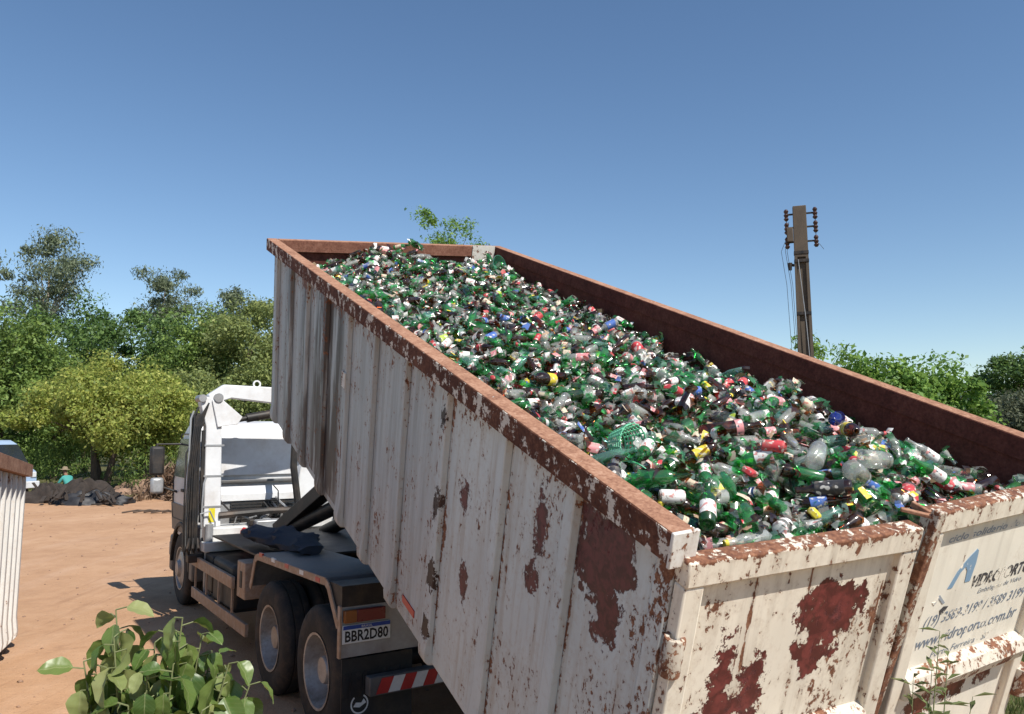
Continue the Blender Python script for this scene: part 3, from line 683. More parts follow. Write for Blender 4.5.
special_mesh('can', can(), LAB['blue'], 1.39, 1.57, 60, .02, 'blue and white can lying midway up the heap', 'can', (80, 10))
special_mesh('can', can(), LAB['white'], .30, .42, 60, .02, 'white cup lying behind the left tail door', 'cup', (85, 10))
# green plastic basket, cracked, by the left rim
mb = MB()
for q in range(7):
    h = q*.017
    mb.lathe([(.06+h*.3, h), (.063+h*.3, h+.002), (.063+h*.3, h+.007), (.06+h*.3, h+.007), (.06+h*.3, h)], n=18)
for q in range(20):
    a = 2*math.pi*q/20; mb.bar((.062*math.cos(a), .062*math.sin(a), 0), (.095*math.cos(a), .095*math.sin(a), .11), .007, .004)
PLG = plain('mint_green_plastic', (.20, .62, .38), .4, 0, .1, 10)
special_mesh('plastic_basket', mb, PLG, .42, .98, 30, .03, 'mint green slotted plastic basket tipped over by the left rim', 'basket', (62, -35))
special_mesh('plastic_ring', MB().lathe([(.07, -.003), (.076, -.003), (.076, .003), (.07, .003), (.07, -.003)], n=24), PLG, .34, .72, 0, .02, 'mint green plastic hoop lying next to the slotted basket', 'hoop', (14, 8))
mb = MB().lathe([(0, .0), (.06, .0), (.10, .05), (.115, .09), (.118, .09), (.104, .05), (.064, -.004), (0, -.004)], n=22)
special_mesh('glass_bowl', mb, glass_mat('jade_glass', (.2, .6, .42), (.10, .38, .25), .6), 2.22, 5.82, 10, .03, 'jade green bowl lying on its side at the top right corner of the heap', 'bowl', (60, 35))
mb = MB().box(-.045, .045, -.028, .028, -.014, .014)
for (x, y, yaw, t, mt, lb, ct) in ((.77, .47, 25, (15, 20), 'red', 'crumpled red carton lying near the tail doors', 'carton'), (.95, .66, -20, (8, -14), 'lime', 'lime green carton strip lying near the long brown bottle', 'carton'),
      (.66, 1.25, 12, (20, 10), 'white', 'torn white carton lying uphill of the slotted basket', 'carton'), (.9, .2, 30, (30, 20), 'yellow', 'yellow scrap of packaging behind the left tail door', 'packaging'), (.5, 2.2, 50, (20, -20), 'pink', 'pink and white carton beside the yellow labelled bottle', 'carton'), (2.1, .82, 35, (25, 10), 'tan', 'orange brown box near the dark right wall', 'box')):
    special_mesh('carton', mb, LAB[mt], x, y, yaw, .012, lb, ct, t).modifiers.new('b', 'BEVEL').width = .006

# ------------------------------------------------------------------ the truck
TYAW = math.radians(33.5); U0 = 3.63
TF = Vector((-math.sin(TYAW), math.cos(TYAW), 0)); TR = Vector((math.cos(TYAW), math.sin(TYAW), 0))
TM = Matrix.Translation(TR*U0 + TF*9) @ Matrix.Rotation(TYAW, 4, 'Z')
truck = empty('truck', TM)
tag(truck, 'white roll-off truck with folded crane behind its cab, tipping the container', 'truck')
TX = Matrix.Translation((0, -9, 0))
def tb(mb, name, mats, bevel=0, parent=truck): return mb.build(name, mats, parent, bevel=bevel, xf=TX)
CtoT = (Matrix.Translation((0, 9, 0)) @ TM.inverted() @ CM)          # container space -> truck space (before TX)
# wheels
def wheel(X, Y, side, dual):
    """side -1 = left; the mesh's axis is x"""
    R = .52; wv = .14; s = side
    t = MB(); t.lathe([(.30, -wv+.01), (.34, -wv), (.44, -wv-.004), (.49, -wv+.012), (R-.006, -wv+.035), (R, -wv+.05), (R, -.06), (R-.016, -.056), (R-.016, -.046), (R, -.042), (R, .042), (R-.016, .046), (R-.016, .056), (R, .06), (R, wv-.05), (R-.006, wv-.035), (.49, wv-.012), (.44, wv+.004), (.34, wv), (.30, wv-.01)], (X, Y, R), 'x', 40)
    w_ = tb(t, 'wheel', M['tyre'])
    o = s*wv
    def L(prof, name, mat, n=30): tb(MB().lathe([(r, o*h) for r, h in prof], (X, Y, R), 'x', n), name, mat, parent=w_)
    if dual: L([(.305, 1.0), (.285, .98), (.275, .6), (.262, .1), (.245, -.15), (.20, -.28), (.13, -.25), (.115, -.1), (.112, .5), (.10, .62), (0.0, .64)], 'rim', M['wheelsteel'])
    else: L([(.305, 1.0), (.285, .98), (.27, .75), (.24, .85), (.19, 1.0), (.13, 1.02), (.12, 1.1), (.1, 1.3), (0, 1.32)], 'rim', M['wheelsteel'])
    nb = MB()
    for k in range(10):
        a = k*math.pi/5; nb.lathe([(.0, o*.05), (.016, o*.04), (.016, o*-.26)], (X, Y+.17*math.cos(a), R+.17*math.sin(a)), 'x', 6)
    tb(nb, 'wheel_nut', M['darksteel'], parent=w_)
    return w_
for s in (-1, 1):
    for Y in (6.52, 7.80):
        wheel(s*1.10, Y, s, True); wheel(s*.78, Y, s, True)
    wheel(s*.98, 12.5, s, False)
for Y in (6.52, 7.80): tb(MB().tube([(-1.0, Y, .52), (-.25, Y, .52), (-.2, Y, .52), (.2, Y, .52), (1.0, Y, .52)], [.08, .08, .2, .2, .08], 12), 'axle', M['darksteel'])
tb(MB().tube([(-.9, 12.5, .5), (.9, 12.5, .5)], .07, 10), 'axle', M['darksteel'])
# frame
for s in (-1, 1):
    tb(MB().box(s*.43-.04, s*.43+.04, 5.95, 13.2, .72, 1.0), 'chassis_rail', M['darksteel'])
    tb(MB().box(s*.43-.05, s*.43+.05, 6.0, 10.7, 1.02, 1.14), 'subframe_rail', M['darksteel'])
for Y in (6.1, 7.2, 8.4, 9.4, 10.4): tb(MB().box(-.388, .388, Y-.05, Y+.05, .75, .95), 'chassis_cross_member', M['darksteel'])
# tilt frame beneath the container, its pivot and the lifting cylinders
for xx in (.80, 1.72):
    mb = MB(); mb.box(xx-.06, xx+.06, 1.9, 6.0, -CH-.36, -CH-.205); tb_ = mb.build('tilt_frame_rail', M['darksteel'], truck, xf=TX @ CtoT)
MB().box(.86, 1.66, 5.6, 5.75, -CH-.34, -CH-.22).build('tilt_frame_cross_beam', M['darksteel'], truck, xf=TX @ CtoT)
for xx, s in ((.98, -1), (1.52, 1)):
    top = CtoT @ Vector((xx, 5.0, -CH-.30)); a = Vector((s*.3, 10.5, 1.15)); mid = a.lerp(top, .55)
    tb(MB().tube([a, mid], .085, 14), 'lift_cylinder', M['darksteel']); tb(MB().tube([mid, top], .05, 12), 'cylinder_rod', M['silver'])
piv = CtoT @ Vector((1.25, 2.2, -CH-.36))
tb(MB().box(-.6, .6, 6.0, 6.25, 1.0, 1.3), 'pivot_beam', M['darksteel'])
tb(MB().bar((-.3, 10.55, 1.2), (-.3, 8.7, 1.89), .17, .17), 'hook_arm', M['darksteel'], .01)
# fenders over the rear wheels
for s in (-1, 1):
    x0, x1 = sorted((s*1.25, s*.60))
    pr = [(8.42, .92), (8.28, 1.22), (8.20, 1.26), (6.30, 1.30), (6.24, 1.27), (6.02, 1.0)]
    pr2 = [(y_, z_-.012) for y_, z_ in pr]
    mb = MB(); mb.prism(pr + pr2[::-1], x0, x1, 'x'); tb(mb, 'fender', M['grey'])
    ex = s*1.252
    for k in range(5):
        (ya, za), (yb, zb) = pr[k], pr[k+1]
        tb(MB().bar((ex, ya, za-.03), (ex, yb, zb-.03), .012, .06, (s, 0, 0) if False else (0, 0, 1)), 'fender_edge', M['tan'])
    for q in range(5): tb(MB().box(ex-.009, ex+.009, 6.42+q*.4, 6.52+q*.4, 1.245, 1.282), 'reflector', M['stripew' if q % 2 else 'red'])
    # tail panel with lights
    x0, x1 = sorted((s*1.24, s*.56))
    tb(MB().box(x0, x1, 5.985, 6.0, .74, 1.12), 'tail_panel', M['silver'])
    tb(MB().box(x0+.001, x1-.001, 5.983, 6.25, 1.122, 1.28), 'tail_box', M['darksteel'])
    lx = s*1.23; tb(MB().box(*sorted((lx, lx-s*.10)), 5.94, 5.982, 1.005, 1.10), 'tail_light', M['amber'], .006)
    tb(MB().box(*sorted((lx-s*.102, lx-s*.34)), 5.94, 5.982, 1.005, 1.10), 'tail_light', M['lens'], .006)
    tb(MB().box(*sorted((s*1.258, s*1.242)), 5.97, 6.02, .74, 1.13), 'reflector', M['tan'])
# number plate
pl = tb(MB().box(-1.235, -.835, 5.968, 5.982, .845, .985), 'number_plate', M['stripew'], .003)
tb(MB().box(-1.231, -.839, 5.9655, 5.9675, .952, .981), 'plate_band', M['blue'], parent=pl)
TXT = TX @ Matrix.Rotation(math.pi/2, 4, 'X')
def ttext(name, txt, x, z, wd, size, mat, y, par, **kw): return place_text(name, txt, size, mat, par, TX @ Matrix.Translation((x, y, z)) @ DX, wd, **kw)
ttext('plate_number', 'BBR2D80', -1.215, .862, .36, .112, M['inkblack'], 5.9665, pl, bold=.003)
ttext('plate_country', 'BRASIL', -1.08, .958, .09, .025, M['stripew'], 5.9645, pl)
# underrun bumper with red and white stripes
bp = tb(MB().box(-1.05, 1.05, 5.86, 5.95, .455, .595), 'bumper', M['grey'], .006)
for k in range(20):
    x = -1.0 + k*.1
    mb = MB(); y0, y1 = 5.852, 5.8585
    mb.prism([(x, .468), (x+.098, .468), (min(x+.148, 1.045), .582), (min(x+.05, 1.04), .582)], y0, y1, 'y')
    tb(mb, 'stripe', M['red' if k % 2 == 0 else 'stripew'], parent=bp)
for s in (-1, 1):
    fl = tb(MB().box(*sorted((s*1.22, s*.62)), 6.01, 6.02, .10, .72), 'mud_flap', M['black'])
    if s < 0:
        lm = MB(); lm.lathe([(.062, 0), (.074, 0)], (-1.07, 6.007, .37), 'y', 22, .5, 5.6); tb(lm, 'emblem', M['stripew'], parent=fl)
        tb(MB().prism([(-1.12, .355), (-1.07, .345), (-1.015, .375), (-1.035, .405), (-1.055, .378), (-1.10, .385)], 6.0055, 6.0085, 'y'), 'emblem', M['stripew'], parent=fl)
# side guard, left and right
for s in (-1, 1):
    X = s*1.22
    for z in (.42, .82):
        y1, y0 = (11.15, 8.62) if z < .5 else (11.2, 9.2)
        tb(MB().box(X-.02, X+.02, y0, y1, z-.065, z+.065), 'side_guard_rail', M['tan'], .006)
    for Y in (9.25, 9.85, 10.45, 11.05): tb(MB().box(X-.018*s-.02, X-.018*s+.0, Y-.016, Y+.016, .486, .754), 'side_guard_post', M['tan'])
    tb(MB().box(*sorted((s*1.18, s*.6)), 9.35, 10.3, .45, .98), 'fuel_tank' if s < 0 else 'tool_box', M['black'], .05)
    tb(MB().box(*sorted((s*1.16, s*.62)), 10.4, 10.9, .5, .95), 'battery_box', M['black'], .02)
    tb(MB().box(*sorted((s*1.24, s*1.0)), 8.68, 8.98, .72, 1.10), 'valve_box', M['tan'], .01)
    tb(MB().box(*sorted((s*1.246, s*1.241)), 8.78, 8.86, .83, 1.0), 'valve_cover', M['black'])
# deck, cloth bundle, crane base
tb(MB().box(-1.1, 1.1, 8.45, 10.72, 1.15, 1.17), 'deck_plate', M['darksteel'])
mb = MB(); nu, nv = 26, 12; vs = []
for i in range(nu+1):
    for j in range(nv):
        u = i/nu; a = 2*math.pi*j/nv; r = .17*math.sin(math.pi*min(1, max(.04, u)))**.35*(1+.22*math.sin(u*19+j*1.3)+.12*math.sin(u*37+j*2.1))
        vs.append((-1.02+.24*math.sin(u*3), 8.35+u*1.55, 1.29+.8*r*math.sin(a)+.02*math.sin(u*11)) if False else (-.86+r*1.25*math.cos(a)+.1*math.sin(u*4), 7.75+u*2.0, 1.315+.6*r*math.sin(a)))
fs = [(i*nv+j, i*nv+(j+1) % nv, (i+1)*nv+(j+1) % nv, (i+1)*nv+j) for i in range(nu) for j in range(nv)] + [tuple(range(nv)), tuple(nu*nv+j for j in range(nv))]
mb.add(vs, fs); tb(mb, 'tarpaulin_roll', M['cloth'])
# crane behind the cab
cy_ = 11.14
tb(MB().box(-1.1, 1.1, cy_-.22, cy_+.2, 1.0, 1.24), 'crane_base', M['whitedirty'], .02)
tb(MB().box(-1.2, 1.2, cy_-.42, cy_-.24, .96, 1.08), 'stabiliser_beam', M['whitedirty'], .01)
for s in (-1, 1): tb(MB().tube([(s*1.12, cy_-.33, 1.3), (s*1.12, cy_-.33, .42)], .05, 10).box(s*1.12-.1, s*1.12+.1, cy_-.43, cy_-.23, .36, .42), 'stabiliser_leg', M['silver'])
colX = -1.03
mb = MB(); mb.prism([(colX-.11, 1.24), (colX+.11, 1.24), (colX+.08, 2.66), (colX+.02, 2.9), (colX-.16, 2.95), (colX-.2, 2.87), (colX-.12, 2.55)], cy_-.09, cy_+.09, 'y')
col_ = tb(mb, 'crane_column', M['white'], .012)
tb(MB().box(colX-.05, colX+.03, cy_-.094, cy_-.0905, 1.3, 1.48), 'sticker', M['yellow'], parent=col_)
tb(MB().prism([(colX-.06, 2.9), (colX+.08, 2.9), (colX+.34, 2.68), (colX+.28, 2.58), (colX+.02, 2.54)], cy_-.12, cy_-.0905, 'y'), 'knuckle_plate', M['white'], .006, col_)
tb(MB().tube([(colX-.18, cy_-.13, 2.92), (colX-.18, cy_+.13, 2.92)], .05, 12), 'pivot_pin', M['silver'], parent=col_)
tb(MB().tube([(colX+.02, cy_-.14, 2.93), (colX+.02, cy_+.14, 2.93)], .06, 12), 'pivot_pin', M['silver'], parent=col_)
bm_ = tb(MB().prism([(colX-.10, 2.97), (colX+.10, 3.11), (colX+2.2, 3.06), (colX+2.2, 2.84), (colX+.9, 2.86), (colX+.2, 2.93), (colX-.0, 2.86), (colX-.08, 2.88)], cy_-.08, cy_+.08, 'y'), 'crane_boom', M['white'], .012)
mb = MB(); mb.lathe([(.035, -.012), (.055, -.012), (.055, .012), (.035, .012), (.035, -.012)], (colX+.55, cy_, 3.135), 'y', 16); tb(mb, 'lifting_eye', M['white'], parent=bm_)
ttext('boom_marking', 'Li', colX+.78, 2.94, .1, .12, M['inkblack'], cy_-.0815, bm_, bold=.004)
tb(MB().tube([(colX+.30, cy_-.02, 2.64), (colX+.42, cy_-.02, 2.665)], .035, 12).tube([(colX+.42, cy_-.02, 2.665), (colX+1.4, cy_-.02, 2.85)], .06, 12), 'boom_cylinder', M['darksteel'], parent=bm_)
tb(MB().box(colX-.30, colX-.17, cy_-.05, cy_+.06, 1.0, 2.72), 'hose_guard', M['black'], .01)
tb(MB().box(colX-.16, colX-.115, cy_-.07, cy_-.02, 1.3, 2.5), 'hose_guard', M['black'])
for k, (dx, z1) in enumerate(((-.36, 2.3), (-.33, 2.75), (-.27, 2.8), (-.14, 1.9), (-.2, 2.6))):
    tb(MB().tube([(colX+dx, cy_-.11, .95), (colX+dx, cy_-.11, 1.5), (colX+dx+.012*(k % 2), cy_-.11, z1-.1), (colX+dx+.05, cy_-.09, z1)], .012, 6), 'hydraulic_line', M['silver' if k % 2 else 'black'])
tb(MB().tube([(colX-.14, cy_-.12, 1.24), (colX-.16, cy_-.14, 1.42), (colX-.05, cy_-.16, 1.45), (colX+.02, cy_-.16, 1.3), (colX+.02, cy_-.16, 1.1)], .012, 6), 'hydraulic_line', M['silver'])
for k in range(6): tb(MB().tube([(colX-.3+.06*k, cy_-.2, .92+.02*(k % 3)), (colX-.34+.07*k, cy_-.26, 1.0), (colX-.3+.05*k, cy_-.2, 1.12)], .014, 6), 'valve_lever', M['darksteel'])
tb(MB().box(colX-.32, colX+.1, cy_-.26, cy_-.12, .82, .92), 'valve_block', M['darksteel'], .01)
tb(MB().tube([(colX+.32, cy_-.3, 1.1), (colX+.36, cy_-.3, 1.12), (colX+.36, cy_-.3, 1.2), (colX+.34, cy_-.3, 1.22)], [.05, .06, .05, .02], 10), 'air_coupling', M['red'])
rh = random.Random(8)
for k in range(14):                                   # hoses and cables slung between the crane base and the cab
    x = -.75+.11*k; y0 = cy_-.05+rh.uniform(-.1, .1); z0 = 1.26; x1 = x+rh.uniform(-.35, .45); z1 = rh.uniform(1.3, 1.75)
    tb(MB().tube([(x, y0, z0), (x+.02, y0-.04, z0+rh.uniform(.05, .16)), ((x+x1)/2, y0+.1, rh.uniform(1.3, 1.5)), (x1, 11.5, z1-.06), (x1, 11.72, z1)], rh.uniform(.009, .018), 6), 'hose', M['black' if k % 3 else 'silver'])
for k in range(7):
    x = -.6+.2*k; tb(MB().box(x, x+rh.uniform(.06, .14), cy_-.28, cy_-.14, 1.245, 1.245+rh.uniform(.04, .13)), 'valve_body', M[('darksteel', 'silver', 'black')[k % 3]], .01)
for z in (1.5, 1.9, 2.3): tb(MB().box(colX-.13, colX+.12, cy_-.096, cy_+.096, z-.012, z+.012), 'hose_clamp', M['silver'], parent=col_)
for k in range(5): tb(MB().tube([(colX-.34+.03*k, cy_-.13, .9), (colX-.35+.03*k, cy_-.15, 1.4), (colX-.33+.025*k, cy_-.14, 2.0), (colX-.27+.02*k, cy_-.12, 2.55), (colX-.1, cy_-.12, 2.86)], .01, 6), 'hydraulic_hose', M['black'])
# right-hand bracket of the crane
tb(MB().prism([(.12, 1.26), (.44, 1.26), (.48, 1.86), (.40, 2.06), (.26, 2.13), (.12, 1.98), (.08, 1.78)], cy_-.16, cy_+.05, 'y'), 'crane_bracket', M['white'], .02)
tb(MB().tube([(.05, cy_-.18, 2.75), (.01, cy_-.2, 2.4), (.0, cy_-.2, 2.0), (.08, cy_-.18, 1.5)], .05, 8), 'thick_hose', M['black'])
# cab
lv = [(.95, 11.97, 13.25, 1.10), (1.30, 11.91, 13.3, 1.13), (1.72, 11.87, 13.28, 1.14), (2.05, 11.85, 13.18, 1.12), (2.45, 11.87, 12.98, 1.07), (2.60, 11.95, 12.85, 1.02), (2.64, 12.15, 12.7, .88)]
mb = MB(); vs = []
for z, yb, yf, h in lv: vs += [(-h, yb, z), (h, yb, z), (h*.99, yf-.12, z), (h*.85, yf, z), (-h*.85, yf, z), (-h*.99, yf-.12, z)]
fs = [(i*6+j, i*6+(j+1) % 6, (i+1)*6+(j+1) % 6, (i+1)*6+j) for i in range(len(lv)-1) for j in range(6)] + [tuple(range(5, -1, -1)), tuple((len(lv)-1)*6+j for j in range(6))]
mb.add(vs, fs); cab = tb(mb, 'cab', M['white'], .03)
tb(MB().box(-1.0, 1.0, 11.825, 11.847, 1.86, 2.40), 'rear_panel', M['white'], .008, cab)
tb(MB().box(-1.05, 1.05, 11.780, 11.860, 1.76, 1.80), 'rear_sill', M['grey'], .008, cab)
tb(MB().prism([(11.870, 1.75), (11.750, 1.60), (11.750, 1.5), (11.890, 1.5)], -1.02, 1.02, 'x'), 'rear_deflector', M['white'], .008, cab)
for k in range(7): tb(MB().box(-.62, .45, 11.755-.006*k, 11.780-.006*k, 1.455-.042*k, 1.478-.042*k), 'louvre', M['black'], parent=cab)
tb(MB().box(-.95, .95, 11.790, 11.910, 1.12, 1.49), 'intake_box', M['silver'], .01, cab)
for k in range(5): tb(MB().lathe([(.05, 0), (.062, .006), (.05, .012), (.038, .006), (.05, 0)], (-.02, 11.680, 1.32+.05*k), 'z', 12), 'coiled_hose', M['black'], parent=cab)
tb(MB().tube([(-.95, 11.05, 1.38), (-.3, 10.98, 1.42), (.5, 11.0, 1.40), (1.0, 11.05, 1.36)], .045, 8), 'pipe', M['darksteel'])
tb(MB().box(-.55, -.1, 10.72, 10.9, 1.18, 1.32), 'hydraulic_tank', M['silver'], .02); tb(MB().box(.0, .5, 10.74, 10.9, 1.18, 1.4), 'hydraulic_tank', M['whitedirty'], .02)
for s in (-1, 1):
    def sd(y, z, off=.008):
        zs = [l[0] for l in lv]; h = float(np.interp(z, zs, [l[3] for l in lv])); return (s*(h+off), y, z)
    q = [(12.25, 1.82), (13.05, 1.82), (12.92, 2.38), (12.25, 2.38)]
    tb(MB().add([sd(y_, z_) for y_, z_ in q] + [sd(y_, z_, -.01) for y_, z_ in q], [(0,1,2,3),(7,6,5,4),(0,4,5,1),(1,5,6,2),(2,6,7,3),(3,7,4,0)]), 'side_window', M['glassdark'], parent=cab)
    dr = MB()
    for (ya, za), (yb, zb) in zip([(12.15, 1.2), (13.12, 1.2), (13.1, 1.75), (12.92, 2.45), (12.15, 2.45)], [(13.12, 1.2), (13.1, 1.75), (12.92, 2.45), (12.15, 2.45), (12.15, 1.2)]): dr.bar(sd(ya, za, .002), sd(yb, zb, .002), .014, .014)
    tb(dr, 'door_seam', M['black'], parent=cab)
    tb(MB().box(*sorted((s*1.14, s*1.165)), 12.25, 12.42, 1.62, 1.66), 'door_handle', M['black'], parent=cab)
    for k in range(5): tb(MB().box(*sorted((s*1.125, s*1.148)), 11.93, 12.1, 1.52+.045*k, 1.545+.045*k), 'side_vent', M['black'], parent=cab)
    tb(MB().add([sd(y_, z_, .006) for y_, z_ in ((12.0, 1.02), (13.2, 1.02), (13.2, 1.42), (12.0, 1.42))] + [sd(y_, z_, -.01) for y_, z_ in ((12.0, 1.02), (13.2, 1.02), (13.2, 1.42), (12.0, 1.42))], [(0,1,2,3),(7,6,5,4),(0,4,5,1),(1,5,6,2),(2,6,7,3),(3,7,4,0)]), 'lower_side_panel', M['grey'], parent=cab)
    # arch, step and side skirt
    ar = [(12.5+.66*math.cos(t), .52+.66*math.sin(t)) for t in np.linspace(.05, math.pi-.05, 14)]; ar2 = [(12.5+.60*math.cos(t), .52+.60*math.sin(t)) for t in np.linspace(math.pi-.05, .05, 14)]
    tb(MB().prism(ar+ar2, *sorted((s*1.14, s*.8)), 'x'), 'wheel_arch', M['black'], .01, cab)
    tb(MB().box(*sorted((s*1.1, s*.85)), 13.17, 13.25, .38, .94), 'step_box', M['grey'], .03, cab)
    tb(MB().box(*sorted((s*1.14, s*.9)), 11.62, 11.83, .45, 1.2), 'rear_skirt', M['grey'], .03, cab)
    # mirrors on an arm
    mm = tb(MB().box(*sorted((s*1.32, s*1.52)), 12.82, 12.94, 1.84, 2.27), 'mirror', M['black'], .04)
    tb(MB().box(*sorted((s*1.32, s*1.50)), 12.83, 12.93, 1.57, 1.81), 'mirror', M['silver'], .04)
    tb(MB().tube([(s*1.06, 12.85, 2.3), (s*1.42, 12.9, 2.3), (s*1.42, 12.9, 1.7), (s*1.1, 12.85, 1.58)], .018, 8), 'mirror_arm', M['black'], parent=mm)
tb(MB().prism([(13.22, 1.85), (12.97, 2.46), (12.99, 2.47), (13.25, 1.86)], -.9, .9, 'x'), 'windscreen', M['glassdark'], parent=cab)
tb(MB().box(-1.1, 1.1, 13.22, 13.4, .38, .92), 'front_bumper', M['grey'], .04, cab)
for s in (-1, 1): tb(MB().box(*sorted((s*.72, s*1.1)), 13.395, 13.42, .6, .8), 'headlight', M['silver'], .01, cab)
tb(MB().box(-.7, .7, 13.29, 13.32, 1.1, 1.5), 'grille', M['black'], .01, cab)
# timber lying beside the rear wheel
a = Vector((-1.70, 5.9, .06)); 
o = tb(MB().bar((-1.62, 6.9, .05), (-1.5, 5.3, .05), .12, .09), 'timber_beam', M['wood'], .01, None); o.matrix_basis = TM
tag(o, 'weathered timber beam lying on the ground beside the rear wheels', 'beam')

# ------------------------------------------------------------------ second container on the left
fc = Vector((-5.78, 9.52, .06)); D = Vector((.405, -.91, .085)).normalized(); UPc = Vector((0, 0, 1)); RX = D.cross(UPc).normalized()*-1   # RX points right
RX = Vector((.914, .407, 0)).normalized(); UPc = D.cross(RX)*-1
if UPc.z < 0: UPc = -UPc
M2 = Matrix((RX, D, UPc)).transposed().to_4x4(); M2.translation = fc      # x right (outwards), y towards the camera, z up
c2 = empty('roll_off_container', M2); tag(c2, 'white ribbed container with a rusty rim at the left edge', 'container')
M['paintB'] = painted_steel('flaking_white_side', (.60, .585, .555), spots=-.005, streak=.5, edge=((2, 1.95, .3, .05), (1, 0, .12, .06)))
H2 = 1.90
MB().box(-.01, 0, .0, 6, 0.05, H2).build('side_wall', M['paintB'], c2); MB().box(-2.3, -.011, .0, .01, .05, H2).build('end_wall', M['paintB'], c2)
MB().box(-2.3, -2.29, .011, 6, .05, H2).build('side_wall', M['paintB'], c2); MB().box(-2.28, -.012, .011, 6, .05, .08).build('floor_plate', M['inner'], c2); MB().box(-2.28, -.012, 5.99, 6.0, .081, H2).build('end_wall', M['paintB'], c2)
for (x0, x1, y0, y1) in ((-.03, .085, -.07, 6.05), (-2.39, -2.27, -.07, 6.05), (-2.269, -.031, -.07, .04)):
    mb = MB(); mb.box(x0, x1, y0, y1, H2-.012, H2+.128); mb.cur = 1; mb.box(x0+.004, x1-.004, y0+.004, y1-.004, H2+.1285, H2+.132); mb.build('top_rim', [M['rim'], M['rim']], c2, bevel=.006)
for k in range(9):
    mb = rib_mesh(-1); mb.v = [(a_*1.15+.0005, b_+.09+k*.34, (c_+.119)*(H2-.012+.01)/1.79+H2-.0125) for a_, b_, c_ in mb.v]; mb.build('rib', M['paintB'], c2, bevel=.006)
MB().box(-2.25, -.05, .2, 5.8, -.04, .049).build('skid_rail', M['darksteel'], c2)

# ------------------------------------------------------------------ trees
def px_dir(px, py):
    v = CP @ Vector(((px-512)/FPX, 1, (357-py)/FPX)); return v
def at(px, py, depth):
    v = px_dir(px, py); return Vector((0, 0, CAM_Z)) + v*(depth/v.y)
def leaves(centres, radii, n_per, size, asp=.55, flat=.75, r=rng, droop=0.0, shell=.45):
    """rhombic leaves filling clumps; returns verts, faces"""
    k = len(centres); idx = np.repeat(np.arange(k), n_per); N = len(idx)
    d = r.normal(size=(N, 3)); d /= np.linalg.norm(d, axis=1, keepdims=True)
    rad = radii[idx]*(shell + (1-shell)*r.random(N)**.6)*r.uniform(.75, 1.12, N)
    d2 = d*np.array([1, 1, flat]); p = centres[idx] + d2*rad[:, None]
    nrm = d*.55 + r.normal(size=(N, 3))*.6 + np.array([0, 0, .45]); nrm /= np.linalg.norm(nrm, axis=1, keepdims=True)
    t = np.cross(nrm, r.normal(size=(N, 3))); t[:, 2] -= droop; t /= np.linalg.norm(t, axis=1, keepdims=True); b = np.cross(nrm, t)
    s = size*(.4 + 1.15*r.random(N)**1.7)[:, None]
    V = np.stack([p - t*s*.5, p + b*s*asp*.5 + nrm*s*.08, p + t*s*.5, p - b*s*asp*.5 + nrm*s*.08], 1).reshape(-1, 3)
    return V, np.arange(4*N).reshape(-1, 4)
def tree(name, label, base, height, rx, rz, zc, clumps, crad, n_per, lsize, lmat, bark='bark', trunk_r=.22, stems=1, asp=.55, droop=0, lean=0, group=None, seed=1, cat='tree', shape='ball', shell=.3, stuffy=1.0):
    r = np.random.default_rng(seed); bz = float(ground_z(base[0], base[1])); root = empty(name, Matrix.Translation((base[0], base[1], bz)))
    tag(root, label, cat, group)
    # clump centres inside an uneven ellipsoid
    cs = []
    while len(cs) < clumps:
        d = r.normal(size=3); d /= np.linalg.norm(d); q = r.random()**.36
        wob = 1 + .24*math.sin(3*math.atan2(d[1], d[0])+seed) + .2*math.sin(5*d[2]+seed*2) + .12*math.sin(7*math.atan2(d[1], d[0])+4*d[2])
        p = np.array([d[0]*rx*q*wob, d[1]*rx*q*wob, zc + d[2]*rz*q*(1+.14*math.sin(4*math.atan2(d[1], d[0])+seed*3))])
        if shape == 'dome' and p[2] < zc-rz*.75: continue
        cs.append(p)
    cs = np.array(cs); cs[:, 0] += lean*(cs[:, 2]/height)
    rad = crad*r.uniform(.45, 1.5, clumps)
    V, F = leaves(cs, rad, n_per, lsize, asp, .72, r, droop, shell)
    link('crown', fast_mesh('crown', V, F, lmat), root)
    mb = MB()
    for s_ in range(stems):
        a = 2*math.pi*s_/max(1, stems)+seed; sp = 0 if stems == 1 else .16*rx
        top = Vector((lean*.85 + math.cos(a)*sp*2.2, math.sin(a)*sp*2.2, zc + rz*.35)); b0 = Vector((math.cos(a)*sp*.3, math.sin(a)*sp*.3, -.15)); pts = []
        for i in range(7):
            t = i/6; p = b0.lerp(top, t); p.x += .12*math.sin(t*5+seed+s_)*min(1, height/8); p.y += .12*math.cos(t*4+seed*2+s_)*min(1, height/8); pts.append(p)
        mb.tube(pts, [trunk_r*(1-.82*i/6) for i in range(7)], 8)
        for c_ in cs[r.permutation(clumps)[:max(5, min(16, clumps//4))]]:
            i = 1 + int(np.clip((c_[2]/max(.1, top.z))*5*.72, 0, 4)); s0 = pts[i]; e = Vector(c_)
            if e.z < s0.z-.5: continue
            md = s0.lerp(e, .5) + Vector((0, 0, .1*(e-s0).length)); tr_ = trunk_r*(1-.82*i/6)
            mb.tube([s0, md, e], [tr_*.55, tr_*.32, tr_*.1], 6)
    mb.build('trunk', M[bark], root)
    return root
